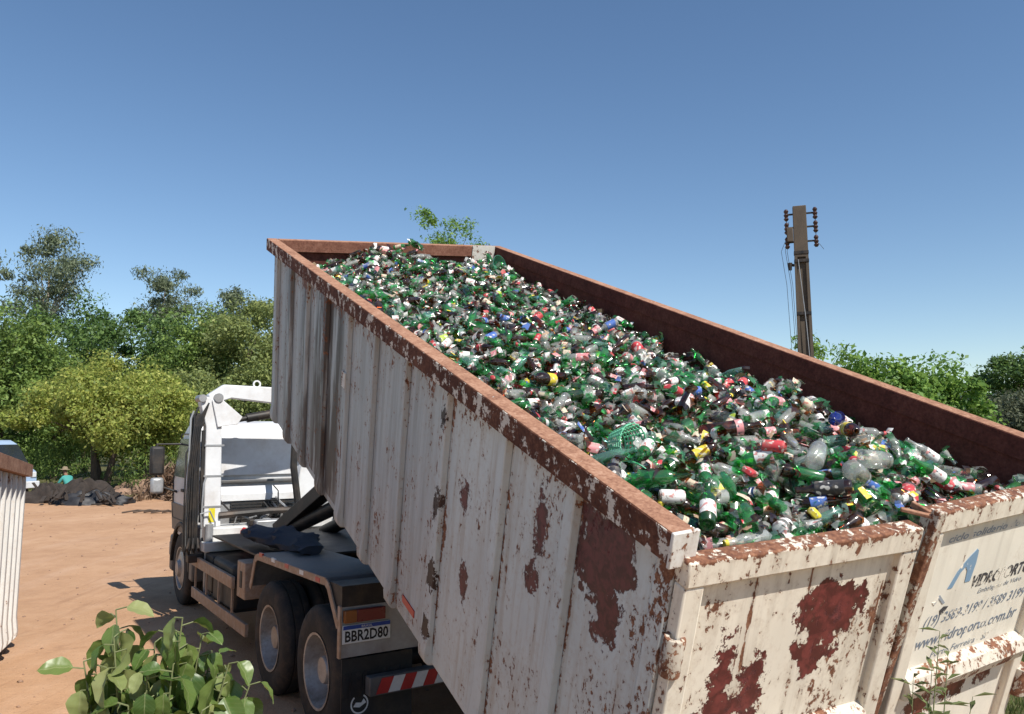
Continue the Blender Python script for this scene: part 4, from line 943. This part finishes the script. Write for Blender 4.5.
LM = {'dark': leaf_mat('dark_leaves', (0.038, 0.078, 0.024), (0.078, 0.147, 0.038), (0.155, 0.242, 0.060), .25),
      'mid': leaf_mat('mid_leaves', (0.063, 0.108, 0.028), (0.134, 0.215, 0.050), (0.251, 0.340, 0.081), .3),
      'olive': leaf_mat('olive_leaves', (0.090, 0.125, 0.045), (0.179, 0.224, 0.072), (0.305, 0.340, 0.108), .3),
      'lime': leaf_mat('yellow_green_leaves', (0.112, 0.157, 0.034), (0.269, 0.336, 0.067), (0.493, 0.493, 0.134), .4),
      'euc': leaf_mat('grey_green_leaves', (0.064, 0.090, 0.054), (0.126, 0.162, 0.090), (0.234, 0.270, 0.162), .25),
      'mango': leaf_mat('fresh_leaves', (0.064, 0.143, 0.024), (0.136, 0.256, 0.047), (0.256, 0.384, 0.079), .3),
      'grey': leaf_mat('dull_leaves', (.05, .065, .04), (.09, .105, .06), (.15, .16, .09), .25),
      'dry': leaf_mat('dry_brush', (.10, .06, .035), (.19, .12, .075), (.30, .21, .14), .2),
      'grass': leaf_mat('short_grass', (.05, .08, .02), (.10, .14, .035), (.20, .21, .07), .3)}
def top_tree(px, top, depth, wpx, name, label, lm, low=None, cl=40, crad=None, n=220, ls=.22, **kw):
    """a tree whose crown top and width are read from the photo at a depth taken from the edge of the yard"""
    P = at(px, top, depth); h = P.z; rx = wpx/2*depth/FPX; lowz = h*.25 if low is None else at(px, low, depth).z
    rz = max(.6, (h-lowz)/2); crad = crad or rx*.34
    return tree(name, label, (P.x, P.y), h, max(.3, rx-crad*.35), max(.3, rz-crad*.15), (h+lowz)/2, cl, crad, n, ls, LM[lm], **kw)
GT = 'trees beyond the yard'
top_tree(52, 219, 60, 84, 'eucalyptus_tree', 'tallest eucalyptus, open grey green crown on a pale trunk, at the left', 'euc', 335, 44, 1.25, 300, .28, bark='barkpale', trunk_r=.28, asp=.35, droop=.7, seed=3, group=GT, shell=.1)
top_tree(95, 285, 57, 60, 'eucalyptus_tree', 'lower darker tree leaning on the right flank of the tallest eucalyptus', 'dark', 380, 26, 1.2, 230, .28, trunk_r=.2, seed=4, group=GT, shell=.1)
top_tree(8, 292, 46, 130, 'broadleaf_tree', 'big dark broadleaf tree cut by the left edge of the picture', 'mid', 470, 100, 1.25, 380, .22, trunk_r=.25, seed=5, group=GT)
top_tree(165, 260, 62, 74, 'eucalyptus_tree', 'second eucalyptus with rounded top above the dark broadleaf trees', 'euc', 345, 36, 1.25, 300, .28, bark='barkpale', trunk_r=.22, asp=.35, droop=.6, seed=8, group=GT, shell=.1)
top_tree(148, 300, 52, 140, 'broadleaf_tree', 'dark dense broadleaf tree below the second eucalyptus', 'dark', 430, 90, 1.3, 380, .23, trunk_r=.25, seed=9, group=GT)
top_tree(232, 284, 60, 64, 'eucalyptus_tree', 'thin open crowned tree to the right of the second eucalyptus', 'euc', 350, 28, 1.1, 260, .27, bark='barkpale', trunk_r=.15, asp=.35, droop=.5, seed=12, group=GT, shell=.1)
top_tree(248, 300, 48, 140, 'broadleaf_tree', 'olive green tree half hidden behind the front of the container', 'olive', 470, 100, 1.2, 360, .2, trunk_r=.2, seed=13, group=GT)
top_tree(60, 345, 48, 110, 'broadleaf_tree', 'mid green tree between the left edge tree and the yellow green tree', 'mid', 470, 80, 1.15, 360, .2, trunk_r=.2, seed=14, group=GT)
top_tree(190, 365, 44, 110, 'broadleaf_tree', 'green tree directly behind the truck cab', 'olive', 480, 46, 1.05, 320, .2, trunk_r=.18, seed=15, group=GT)
top_tree(108, 352, 36, 152, 'yellow_green_tree', 'round yellow green tree with several dark trunks at the yard edge', 'lime', 458, 95, .85, 500, .15, trunk_r=.16, stems=4, seed=17, shape='dome', group=GT)
top_tree(445, 203, 46, 112, 'feathery_tree', 'feathery tree top showing above the front board of the container', 'mango', 330, 90, .62, 130, .2, trunk_r=.2, seed=20, group=GT, shell=.1, asp=.4)
top_tree(808, 330, 20, 62, 'young_tree', 'spindly young tree at the foot of the utility pole', 'mango', 400, 12, .3, 90, .13, trunk_r=.06, seed=22, group=GT, shell=.1, asp=.35)
top_tree(878, 338, 24, 92, 'mango_tree', 'bushy bright green tree to the right of the utility pole', 'mango', 470, 60, .62, 330, .16, trunk_r=.16, seed=23, group=GT)
top_tree(942, 364, 26, 84, 'mango_tree', 'lower bright green tree beside the bushy one, farther right', 'mango', 470, 46, .6, 300, .16, trunk_r=.14, seed=24, group=GT)
top_tree(1018, 356, 50, 100, 'broad_dark_tree', 'dark flat topped tree at the right edge', 'dark', 420, 46, 1.0, 320, .24, trunk_r=.22, seed=26, group=GT)
top_tree(1008, 393, 30, 84, 'dull_shrub', 'dull grey green shrub at the right edge above the container rim', 'grey', 470, 40, .62, 300, .15, trunk_r=.1, seed=27, group=GT, cat='shrub')
top_tree(28, 300, 54, 120, 'broadleaf_tree', 'dull green tree below the tallest eucalyptus, near the left edge', 'dark', 460, 80, 1.3, 360, .23, trunk_r=.22, seed=31, group=GT)
top_tree(208, 306, 50, 110, 'broadleaf_tree', 'leafy tree between the dark dense tree and the olive tree', 'mid', 460, 80, 1.25, 360, .22, trunk_r=.2, seed=32, group=GT)
top_tree(285, 292, 56, 90, 'broadleaf_tree', 'tall olive tree mostly hidden behind the container front', 'olive', 450, 70, 1.2, 340, .22, trunk_r=.2, seed=33, group=GT)
top_tree(150, 362, 38, 110, 'broadleaf_tree', 'pale feathery tree touching the right flank of the yellow green tree', 'lime', 462, 60, .8, 360, .17, trunk_r=.12, seed=34, group=GT)
# far wood behind them and dry brush along the yard edge: masses nobody could count
n = 175; cx_ = np.stack([rng.uniform(-75, 10, n), rng.uniform(66, 78, n), rng.uniform(.5, 9.0, n)], 1)
V1, F1 = leaves(cx_, rng.uniform(1.4, 2.6, n), 240, .40)
tag(link('far_wood', fast_mesh('far_wood', V1, F1, LM['dark'])), 'dark wood filling the gaps behind the trees', 'wood', kind='stuff')
n = 150; cx_ = np.stack([rng.uniform(20, 75, n), rng.uniform(60, 75, n), rng.uniform(.5, 5.0, n)], 1)
V1, F1 = leaves(cx_, rng.uniform(1.3, 2.4, n), 120, .42)
tag(link('far_wood', fast_mesh('far_wood', V1, F1, LM['olive'])), 'low wood at the right beyond the yard', 'wood', kind='stuff')
def brush(name, label, n, xr, yr, hz, mat, ls, npz, rad):
    c_ = np.stack([rng.uniform(*xr, n), rng.uniform(*yr, n), rng.uniform(.05, hz, n)], 1); V, F = leaves(c_, rng.uniform(rad*.6, rad*1.3, n), npz, ls, .18, .8, rng, -.8, .1)
    tag(link(name, fast_mesh(name, V, F, mat)), label, 'brush', kind='stuff')
brush('dry_brush', 'dry brown brush along the back edge of the yard', 150, (-14.2, -8.5), (30, 34), 1.0, LM['dry'], .34, 130, .5)
brush('undergrowth', 'green undergrowth in the shade below the trees', 130, (-30, -6), (35, 42), 1.8, LM['mid'], .24, 150, .8)

# ------------------------------------------------------------------ debris mounds, tarpaulin, rocks
def lump(name, label, cat, c_, rx, ry, h, mat, seed, rough=.3, n=22):
    r = np.random.default_rng(seed); vs = []; ph = r.uniform(0, 6, 8)
    for i in range(n+1):
        for j in range(n*2):
            e = i/n*math.pi/2; a = j/(n*2)*2*math.pi
            k = 1 + rough*(.5*math.sin(2*a+ph[0]) + .35*math.sin(5*a+ph[1]+e*3) + .25*math.sin(9*a+ph[2])*math.cos(e*4) + .2*math.sin(13*a+e*9+ph[3])) * (math.cos(e)*.8+.2)
            vs.append((rx*math.cos(e)*math.cos(a)*k, ry*math.cos(e)*math.sin(a)*k, -.06 + h*math.sin(e)*(1+rough*.5*math.sin(a*3+e*5+ph[4])+rough*.25*math.sin(a*7-e*9))))
    w_ = n*2; fs = [(i*w_+j, i*w_+(j+1) % w_, (i+1)*w_+(j+1) % w_, (i+1)*w_+j) for i in range(n) for j in range(w_)]
    o = link(name, fast_mesh(name, np.array(vs), np.array(fs), mat, smooth=True)); o.location = c_
    return tag(o, label, cat)
M['debris'] = plain('dark_debris_soil', (.04, .03, .024), .95, 0, .7, 4, .9)
M['tarp'] = plain('black_plastic_sheet', (.028, .028, .031), .55, 0, .5, 4, .6)
M['clay'] = plain('clay_lumps', (.30, .19, .13), .95, 0, .4, 3, .6)
def gat(px, py): 
    v = px_dir(px, py); t = CAM_Z/-v.z; return Vector((v.x*t, v.y*t, 0))
p = at(84, 434, 29.6)-Vector((0, 0, CAM_Z)); lump('debris_mound', 'dark mound of rubbish in front of the crouching person', 'mound', p, 1.3, .75, .72, M['debris'], 3, .4)
p = gat(92, 504); lump('plastic_sheet', 'crumpled black plastic sheet lying at the foot of the mound', 'plastic sheet', p, 1.25, .6, .42, M['tarp'], 4, .5)
p = at(50, 434, 29.0)-Vector((0, 0, CAM_Z)); lump('debris_mound', 'low dark mound at the left end of the rubbish', 'mound', p, .9, .5, .6, M['debris'], 5, .5)
p = gat(138, 492); lump('earth_mound', 'brown earth bank beneath the dry brush', 'mound', p+Vector((1.2, 1.2, 0)), 3.0, 1.0, .5, M['clay'], 6, .4)
for k, (px, py, s) in enumerate(((66, 492, .34), (122, 494, .3), (108, 500, .26), (150, 497, .4), (168, 499, .3))):
    p = gat(px, py); lump('rock', ['pale rock beside the dark mound', 'rock at the foot of the forked trunk', 'small rock by the plastic sheet', 'rock below the dry brush', 'rock nearest the truck cab'][k], 'rock', p, s*1.3, s, s*.9, M['clay'], 10+k, .3, 10)
p = gat(75, 497); tag(MB().bar((p.x-1.6, p.y-.2, .08), (p.x+.2, p.y-.5, .3), .18, .1).build('plank', M['wood'], bevel=.01), 'pale plank leaning on the black plastic sheet', 'plank')
mb = MB(); rd = random.Random(3)
for k in range(60):
    p = at(rd.uniform(40, 122), 434, rd.uniform(27.6, 29.6)); z = rd.uniform(.05, .5); a = rd.uniform(0, 3.14); L = rd.uniform(.15, .6)
    mb.bar((p.x-L*math.cos(a)/2, p.y-L*math.sin(a)/2, z*.6), (p.x+L*math.cos(a)/2, p.y+L*math.sin(a)/2, z+rd.uniform(-.05, .25)), rd.uniform(.03, .14), rd.uniform(.02, .06))
tag(mb.build('loose_rubbish', M['debris']), 'loose boards and rubbish strewn over the dark mounds', 'rubbish', kind='stuff')
# stones on the yard
n = 1000; V = []; F = []; yy = 4+26*rng.random(n)**1.2; xx = rng.uniform(-.72, -.05, n)*yy; sz = .005 + .03*rng.random(n)**3
octv = np.array([(1, 0, 0), (-1, 0, 0), (0, 1, 0), (0, -1, 0), (0, 0, .7), (0, 0, -.7)]); octf = np.array([(0, 2, 4), (2, 1, 4), (1, 3, 4), (3, 0, 4), (2, 0, 5), (1, 2, 5), (3, 1, 5), (0, 3, 5)])
for k in range(n): V.append(octv*sz[k]*rng.uniform(.6, 1.4, (6, 3)) + [xx[k], yy[k], float(ground_z(xx[k], yy[k]))+sz[k]*.2]); F.append(octf+6*k)
tag(link('gravel', fast_mesh('gravel', np.concatenate(V), np.concatenate(F), M['clay'])), 'small stones and crumbs of earth scattered over the yard', 'gravel', kind='stuff')
# fallen branch lying on the dirt
p = gat(160, 513); mb = MB()
for k in range(7): mb.tube([(p.x-1.1+.3*k, p.y-.2+.1*(k % 3), .03), (p.x-.7+.32*k, p.y+.1*math.sin(k*2), .09), (p.x-.2+.33*k, p.y+.3*math.cos(k), .03)], [.03, .025, .01], 6)
tag(mb.build('fallen_branch', M['bark']), 'dark fallen branch lying on the open dirt near the cab', 'branch')
p = gat(125, 579); lump('dark_blob', 'small dark clod lying on the dirt left of the truck', 'blob', p, .2, .12, .07, M['debris'], 30, .3, 8)  # low dark lump set on the open dirt

# ------------------------------------------------------------------ crouching person behind the mound
def skin_person(c_, rot):
    J = [((0, 0, .42), .15), ((0, .10, .62), .15), ((0, .22, .80), .16), ((0, .30, .92), .075), ((0, .36, 1.0), .065), ((0, .39, 1.08), .085), ((0, .40, 1.17), .075),
         ((-.17, .24, .86), .07), ((-.26, .34, .66), .05), ((-.2, .50, .50), .038), ((-.16, .56, .45), .034),
         ((.17, .24, .86), .07), ((.26, .34, .66), .05), ((.2, .50, .50), .038), ((.16, .56, .45), .034),
         ((-.12, .02, .40), .1), ((-.2, .40, .46), .075), ((-.18, .22, .10), .05), ((-.18, .36, .04), .04),
         ((.12, .02, .40), .1), ((.2, .40, .46), .075), ((.18, .22, .10), .05), ((.18, .36, .04), .04)]
    E_ = [(0,1),(1,2),(2,3),(3,4),(4,5),(5,6),(2,7),(7,8),(8,9),(9,10),(2,11),(11,12),(12,13),(13,14),(0,15),(15,16),(16,17),(17,18),(0,19),(19,20),(20,21),(21,22)]
    me = bpy.data.meshes.new('person'); me.from_pydata([j[0] for j in J], E_, [])
    o = link('person', me); o.matrix_basis = Matrix.Translation(c_) @ Matrix.Rotation(rot, 4, 'Z')
    sm_ = o.modifiers.new('skin', 'SKIN')
    for i, j in enumerate(J): me.skin_vertices[0].data[i].radius = (j[1], j[1])
    me.skin_vertices[0].data[0].use_root = True
    su = o.modifiers.new('sub', 'SUBSURF'); su.levels = su.render_levels = 2
    mm = NM('person_cloth_and_skin'); x, y, z = mm.sep(mm.coord())
    ax_ = mm.math('ABSOLUTE', x); arm = mm.math('MULTIPLY', mm.math('GREATER_THAN', ax_, .14), mm.math('LESS_THAN', z, .62))
    c = mm.mix(mm.math('GREATER_THAN', z, .95), mm.mix(mm.math('GREATER_THAN', z, .52), (.03, .035, .06), (.05, .27, .24)), (.22, .11, .07))
    me.materials.append(mm.done(mm.bsdf(c, .8)))
    hat = MB().lathe([(.0, 1.285), (.06, 1.28), (.095, 1.25), (.105, 1.19), (.16, 1.175), (.19, 1.165), (.16, 1.163), (.0, 1.165)], (0, .40, 0), 'z', 18).build('hat', plain('straw_hat', (.26, .20, .13), .9), o)
    return tag(o, 'person in a teal shirt and brimmed hat crouching behind the rubbish mound', 'person')
p = at(73, 434, 31.0); skin_person(Vector((p.x, p.y, -.08)), math.radians(60))

# ------------------------------------------------------------------ parked van behind the left container
vp = at(2, 470, 30); vz = float(ground_z(vp.x, vp.y)); van = empty('parked_van', Matrix.Translation((vp.x-1.2, vp.y, vz)) @ Matrix.Rotation(math.radians(-12), 4, 'Z'))
tag(van, 'pale blue van parked under the trees behind the left container', 'van')
M['vanblue'] = plain('pale_blue_paint', (.32, .42, .56), .35, 0, .1, 3); M['vandark'] = plain('dark_blue_paint', (.05, .09, .18), .35, 0, .1, 3)
bd = MB().prism([(-2.3, .45), (2.0, .45), (2.15, .7), (2.1, 1.05), (1.75, 1.25), (1.2, 2.05), (.9, 2.2), (-2.2, 2.2), (-2.35, 1.9)], -.9, .9, 'y'); body = bd.build('body', M['vanblue'], van, bevel=.06)
MB().prism([(.2, 1.35), (1.55, 1.35), (1.13, 1.98), (.2, 1.98)], -.915, .915, 'y').build('side_window', M['glassdark'], van)
MB().prism([(-2.1, 1.35), (.1, 1.35), (.1, 1.98), (-2.1, 1.98)], -.912, .912, 'y').build('side_window', M['glassdark'], van)
MB().prism([(1.80, 1.27), (1.27, 2.02), (1.29, 2.04), (1.83, 1.29)], -.8, .8, 'y').build('windscreen', M['glassdark'], van)
MB().box(2.02, 2.24, -.92, .92, .42, .68).build('bumper', M['white'], van, bevel=.03)
for s in (-1, 1):
    MB().box(2.10, 2.17, *sorted((s*.55, s*.82)), .82, 1.02).build('headlight', M['stripew'], van, bevel=.02)
    MB().box(-2.0, -.6, *sorted((s*.5, s*.55)), 2.2, 2.26).build('roof_rail', M['silver'], van)
    for Y in (-1.5, 1.45):
        wl = MB().lathe([(.0, -.1), (.2, -.1), (.3, -.1), (.33, -.08), (.33, .08), (.3, .1), (.2, .1), (0, .1)], (Y, s*.82, .33), 'y', 20).build('wheel', M['tyre'], van)
        MB().lathe([(.19, s*.102), (.17, s*.085), (.06, s*.09), (0, s*.1)], (Y, s*.82, .33), 'y', 16).build('hub_cap', M['silver'], wl)

# ------------------------------------------------------------------ utility pole
pp = at(811, 434, 16); pole = empty('utility_pole', Matrix.Translation((pp.x, pp.y, 0)) @ Matrix.Rotation(math.radians(-18), 4, 'Z') @ Matrix.Rotation(math.radians(-.6), 4, 'Y') @ Matrix.Diagonal((.66, .66, 1, 1)))
tag(pole, 'weathered concrete utility pole with bracketed insulators at its top', 'utility pole')
ht = at(803, 207, 16).z
mb = MB()                                    # double-T section: two flanges and a recessed web
for s in (-1, 1): mb.add([(s*.21-.05*1, -.13, -.3), (s*.21+.05, -.13, -.3), (s*.21+.05, .13, -.3), (s*.21-.05, .13, -.3), (s*.155-.04, -.10, ht), (s*.155+.04, -.10, ht), (s*.155+.04, .10, ht), (s*.155-.04, .10, ht)], [(0,3,2,1),(4,5,6,7),(0,1,5,4),(1,2,6,5),(2,3,7,6),(3,0,4,7)])
mb.add([(-.16, -.04, -.3), (.16, -.04, -.3), (.16, .04, -.3), (-.16, .04, -.3), (-.115, -.035, ht), (.115, -.035, ht), (.115, .035, ht), (-.115, .035, ht)], [(0,3,2,1),(4,5,6,7),(0,1,5,4),(1,2,6,5),(2,3,7,6),(3,0,4,7)])
mb.build('shaft', M['concrete'], pole)
MB().box(-.197, .197, -.106, .106, ht-1.05, ht+.02).build('solid_top', M['concrete'], pole, bevel=.015)
for z in (ht-1.12, ht-2.2, ht-.95): MB().box(-.215, .215, -.125, .125, z-.03, z+.03).build('steel_band', M['darksteel'], pole)
for s in (-1, 1):
    for z in (ht-.14, ht-.42, ht-.72):
        ln = .26 if s > 0 else .2
        MB().bar((s*.19, -.02, z), (s*(.19+ln), -.02, z), .035, .035).build('bracket', M['darksteel'], pole)
        MB().lathe([(0, -.13), (.04, -.13), (.08, -.09), (.045, -.06), (.08, -.01), (.045, .02), (.075, .07), (.04, .11), (0, .11)], (s*(.19+ln), -.02, z+.0), 'z', 12).build('insulator', plain('brown_porcelain', (.06, .03, .025), .3) if 'porc' not in M else M['porc'], pole)
    MB().bar((s*(.19+.26 if s > 0 else .19+.2), -.02, ht-.85), (s*(.45 if s > 0 else .39), -.02, ht-.05), .02, .02).build('bracket_rod', M['darksteel'], pole)
MB().box(-.40, -.21, -.12, .1, ht-.72, ht-.42).build('fuse_box', M['concrete'], pole, bevel=.02)
MB().tube([(-.34, -.05, ht-1.15), (-.34, -.05, ht-1.3)], [.07, .05], 10).build('street_bracket', M['darksteel'], pole)
MB().tube([(-.22, 0, ht-1.2), (-.36, -.05, ht-1.18)], .03, 8).build('bracket', M['darksteel'], pole)
for k, x in enumerate((-.30, -.42, -.25)):
    MB().tube([(-.32, -.05, ht-.3-.2*k), (x-.16, -.06, ht-.9), (x-.04, -.08, ht-1.6), (x+.02, -.1, ht-3.0), (x, -.1, ht-5.2)], .007, 5).build('loose_wire', M['black'], pole)
MB().tube([(.45, -.02, ht-.75), (.55, .0, ht-.8), (.66, .05, ht-.9)], .006, 5).build('loose_wire', M['black'], pole)
MB().tube([(-.1, -.13, ht-1.1), (.05, -.14, ht-2.4), (.12, -.15, ht-3.4), (.02, -.15, ht-5.5)], .012, 5).build('cable', M['silver'], pole)

# ------------------------------------------------------------------ sapling in the foreground
m = NM('sapling_leaf'); g = m.n('ShaderNodeObjectInfo'); x, y, z = m.sep(m.coord())
c = m.ramp(g.outputs['Random'], [(0, (.045, .095, .02)), (.35, (.085, .15, .032)), (.65, (.17, .23, .06)), (1, (.32, .34, .14))])
rib = m.math('SUBTRACT', 1, m.ss(m.math('ABSOLUTE', x), .0006, .0022)); c = m.mix(m.math('MULTIPLY', rib, .5), c, (.35, .36, .18))
vein = m.ss(m.math('SINE', m.math('ADD', m.math('MULTIPLY', y, 520), m.math('MULTIPLY', m.math('ABSOLUTE', x), -420))), .86, 1); c = m.mix(m.math('MULTIPLY', vein, .22), c, (.28, .32, .13))
c = m.mix(m.math('MULTIPLY', m.ss(m.noise(m.coord(), 45, 4), .6, .72), .35), c, (.22, .17, .07))
p_ = m.bsdf(c, .38, 0, None, .5); t = m.n('ShaderNodeBsdfTranslucent'); m.put(t.inputs[0], m.mix(.5, c, (.35, .42, .05)))
mx = m.n('ShaderNodeMixShader'); mx.inputs[0].default_value = .3; m.t.links.new(p_, mx.inputs[1]); m.t.links.new(t.outputs[0], mx.inputs[2]); M['sapleaf'] = m.done(mx.outputs[0])
def leaf_mesh(seed, L=.115, W=.082):
    r = np.random.default_rng(seed); nu, nv = 8, 6; vs = []; curl = r.uniform(.3, .95); fold = r.uniform(.15, .55); tw = r.uniform(-.4, .4)
    for i in range(nu+1):
        u = i/nu; wd = W/2*(math.sin(math.pi*min(1, u**.85))**.62)*(1-.22*u) + .0006
        a = -curl*u
        for j in range(nv+1):
            s = j/nv*2-1; xx = s*wd; yy = L*math.sin(curl*u)/curl; zz = -L*(1-math.cos(curl*u))/curl + abs(s)*wd*fold + .003*math.sin(u*16+s*2)
            xx2 = xx*math.cos(tw*u) - zz*.0
            vs.append((xx2, yy, zz + xx*math.sin(tw*u)))
    fs = [(i*(nv+1)+j, i*(nv+1)+j+1, (i+1)*(nv+1)+j+1, (i+1)*(nv+1)+j) for i in range(nu) for j in range(nv)]
    return fast_mesh('leaf', np.array(vs), np.array(fs), M['sapleaf'], smooth=True)
LEAF = [leaf_mesh(s) for s in range(7)]
sb = Vector((-1.06, 2.42, 0)); sb.z = float(ground_z(sb.x, sb.y))-.02
sap = empty('sapling', Matrix.Translation(sb)); tag(sap, 'leafy young tree with broad drooping leaves in the left foreground', 'sapling')
rs = random.Random(5)
tips = [(-.40, 1.93, .02), (-.50, 1.80, -.05), (-.36, 1.72, .1), (-.10, 1.86, .03), (.03, 1.92, -.04), (.13, 1.80, .06), (.27, 1.78, .0), (.20, 1.68, -.1), (-.22, 1.82, .08), (-.18, 1.70, -.12), (-.02, 1.72, .14), (-.48, 1.64, .05), (.08, 1.62, -.06), (.33, 1.69, .1), (-.33, 1.87, -.06), (-.06, 1.60, -.15), (-.30, 1.58, -.1), (.25, 1.58, -.08), (.10, 1.86, .02), (-.44, 1.86, .08), (.02, 1.80, -.08), (.30, 1.62, .05), (-.38, 1.78, -.04), (-.12, 1.78, -.08), (.18, 1.74, .04)]
stems_mb = []
for k, (dx, z, dy) in enumerate(tips):
    dx = dx*.52+.09; dy = dy*1.0
    tip = Vector((dx, dy, z-sb.z)); b0 = Vector((dx*.18, dy*.2, .0)); mid = b0.lerp(tip, .55) + Vector((-dx*.22, 0, .04))
    pts = [b0, b0.lerp(mid, .5) + Vector((.01*math.sin(k), 0, .02)), mid, mid.lerp(tip, .55) + Vector((dx*.03, 0, .02)), tip]
    MB().tube(pts, [.008, .0065, .005, .0035, .002], 7).build('stem', M['stem'], sap)
    nl = 12
    for q in range(nl):
        t = 1 - q*.024; i = min(3, int(t*4)); f = t*4-i; p = pts[i].lerp(pts[i+1], f)
        az = q*2.4 + k + rs.uniform(-.4, .4); hang = rs.uniform(-1.75, -.7) if q > 1 else rs.uniform(-1.2, .3)
        o = bpy.data.objects.new('leaf', LEAF[rs.randrange(7)]); COL.objects.link(o); o.parent = sap
        s = rs.uniform(.68, 1.12)*(1 if q > 1 else .75)
        pet = Vector((math.cos(az), math.sin(az), .25))*.03
        o.matrix_basis = Matrix.Translation(p+pet) @ Matrix.Rotation(az-math.pi/2, 4, 'Z') @ Matrix.Rotation(hang, 4, 'X') @ Matrix.Rotation(rs.uniform(-.6, .6), 4, 'Y') @ Matrix.Scale(s, 4)
        MB().tube([p, p+pet*1.05], .0022, 5).build('leaf_stalk', M['stem'], sap)
# ------------------------------------------------------------------ narrow-leaved weed by the right tail door
M['weed'] = leaf_mat('weed_leaves', (.07, .10, .035), (.12, .16, .055), (.2, .24, .10), .25)
wb = Vector((1.42, 2.98, 0)); wb.z = float(ground_z(wb.x, wb.y))-.02; weed = empty('weed', Matrix.Translation(wb)); tag(weed, 'thin weed with narrow leaves standing in front of the right tail door', 'weed')
for k, (tx_, ty_, tz_) in enumerate(((.13, .0, 1.74), (.19, .06, 1.66), (.05, .05, 1.56), (.22, -.03, 1.52), (-.0, -.02, 1.42), (.11, .03, 1.60))):
    b0 = Vector((.03*math.sin(k*2), .03*math.cos(k*2), 0)); tip = Vector((tx_, ty_, tz_-wb.z)); pts = [b0.lerp(tip, t) + Vector((-.03*math.sin(t*math.pi), 0, .0)) for t in (0, .3, .6, .85, 1)]
    MB().tube(pts, [.005, .0045, .0035, .0025, .001], 5).build('stem', M['stem'], weed)
    mb = MB()
    for q in range(44):
        t = .30 + .70*q/43; p = b0.lerp(tip, t) + Vector((-.03*math.sin(t*math.pi), 0, 0)); az = q*2.4+k; L = .12*(1.25-.7*t)*rs.uniform(.8, 1.3); d = Vector((math.cos(az), math.sin(az)*.8, rs.uniform(.1, .75))).normalized(); sd_ = d.cross(Vector((0, 0, 1))).normalized()*.0095
        m1 = p + d*L*.5; e = p + d*L + Vector((0, 0, -.018)); mb.add([p, m1-sd_, e, m1+sd_], [(0, 1, 2, 3)])
    mb.build('foliage', M['weed'], weed)
# ------------------------------------------------------------------ grass right of the container and on the bank
def grass(name, label, n, fx, fy, h):
    x = fx(n); y = fy(n); z = ground_z(x, y); a = rng.uniform(0, 6.28, n); hh = h*rng.uniform(.4, 1.3, n); w_ = .006+.004*rng.random(n)
    dx, dy = np.cos(a), np.sin(a); lx, ly = rng.normal(0, .35, n)*hh, rng.normal(0, .35, n)*hh
    V = np.stack([np.stack([x-dx*w_, y-dy*w_, z-.01], 1), np.stack([x+dx*w_, y+dy*w_, z-.01], 1), np.stack([x+lx, y+ly, z+hh], 1)], 1).reshape(-1, 3)
    tag(link(name, fast_mesh(name, V, np.arange(3*n).reshape(-1, 3), LM['grass'])), label, 'grass', kind='stuff')
grass('grass', 'short green grass to the right of the container', 60000, lambda n: rng.uniform(3.9, 11, n), lambda n: rng.uniform(4.5, 16, n), .10)
grass('grass', 'sparse grass on the bank in the foreground', 9000, lambda n: rng.uniform(-3.5, 4.5, n), lambda n: rng.uniform(1.2, 3.0, n), .12)
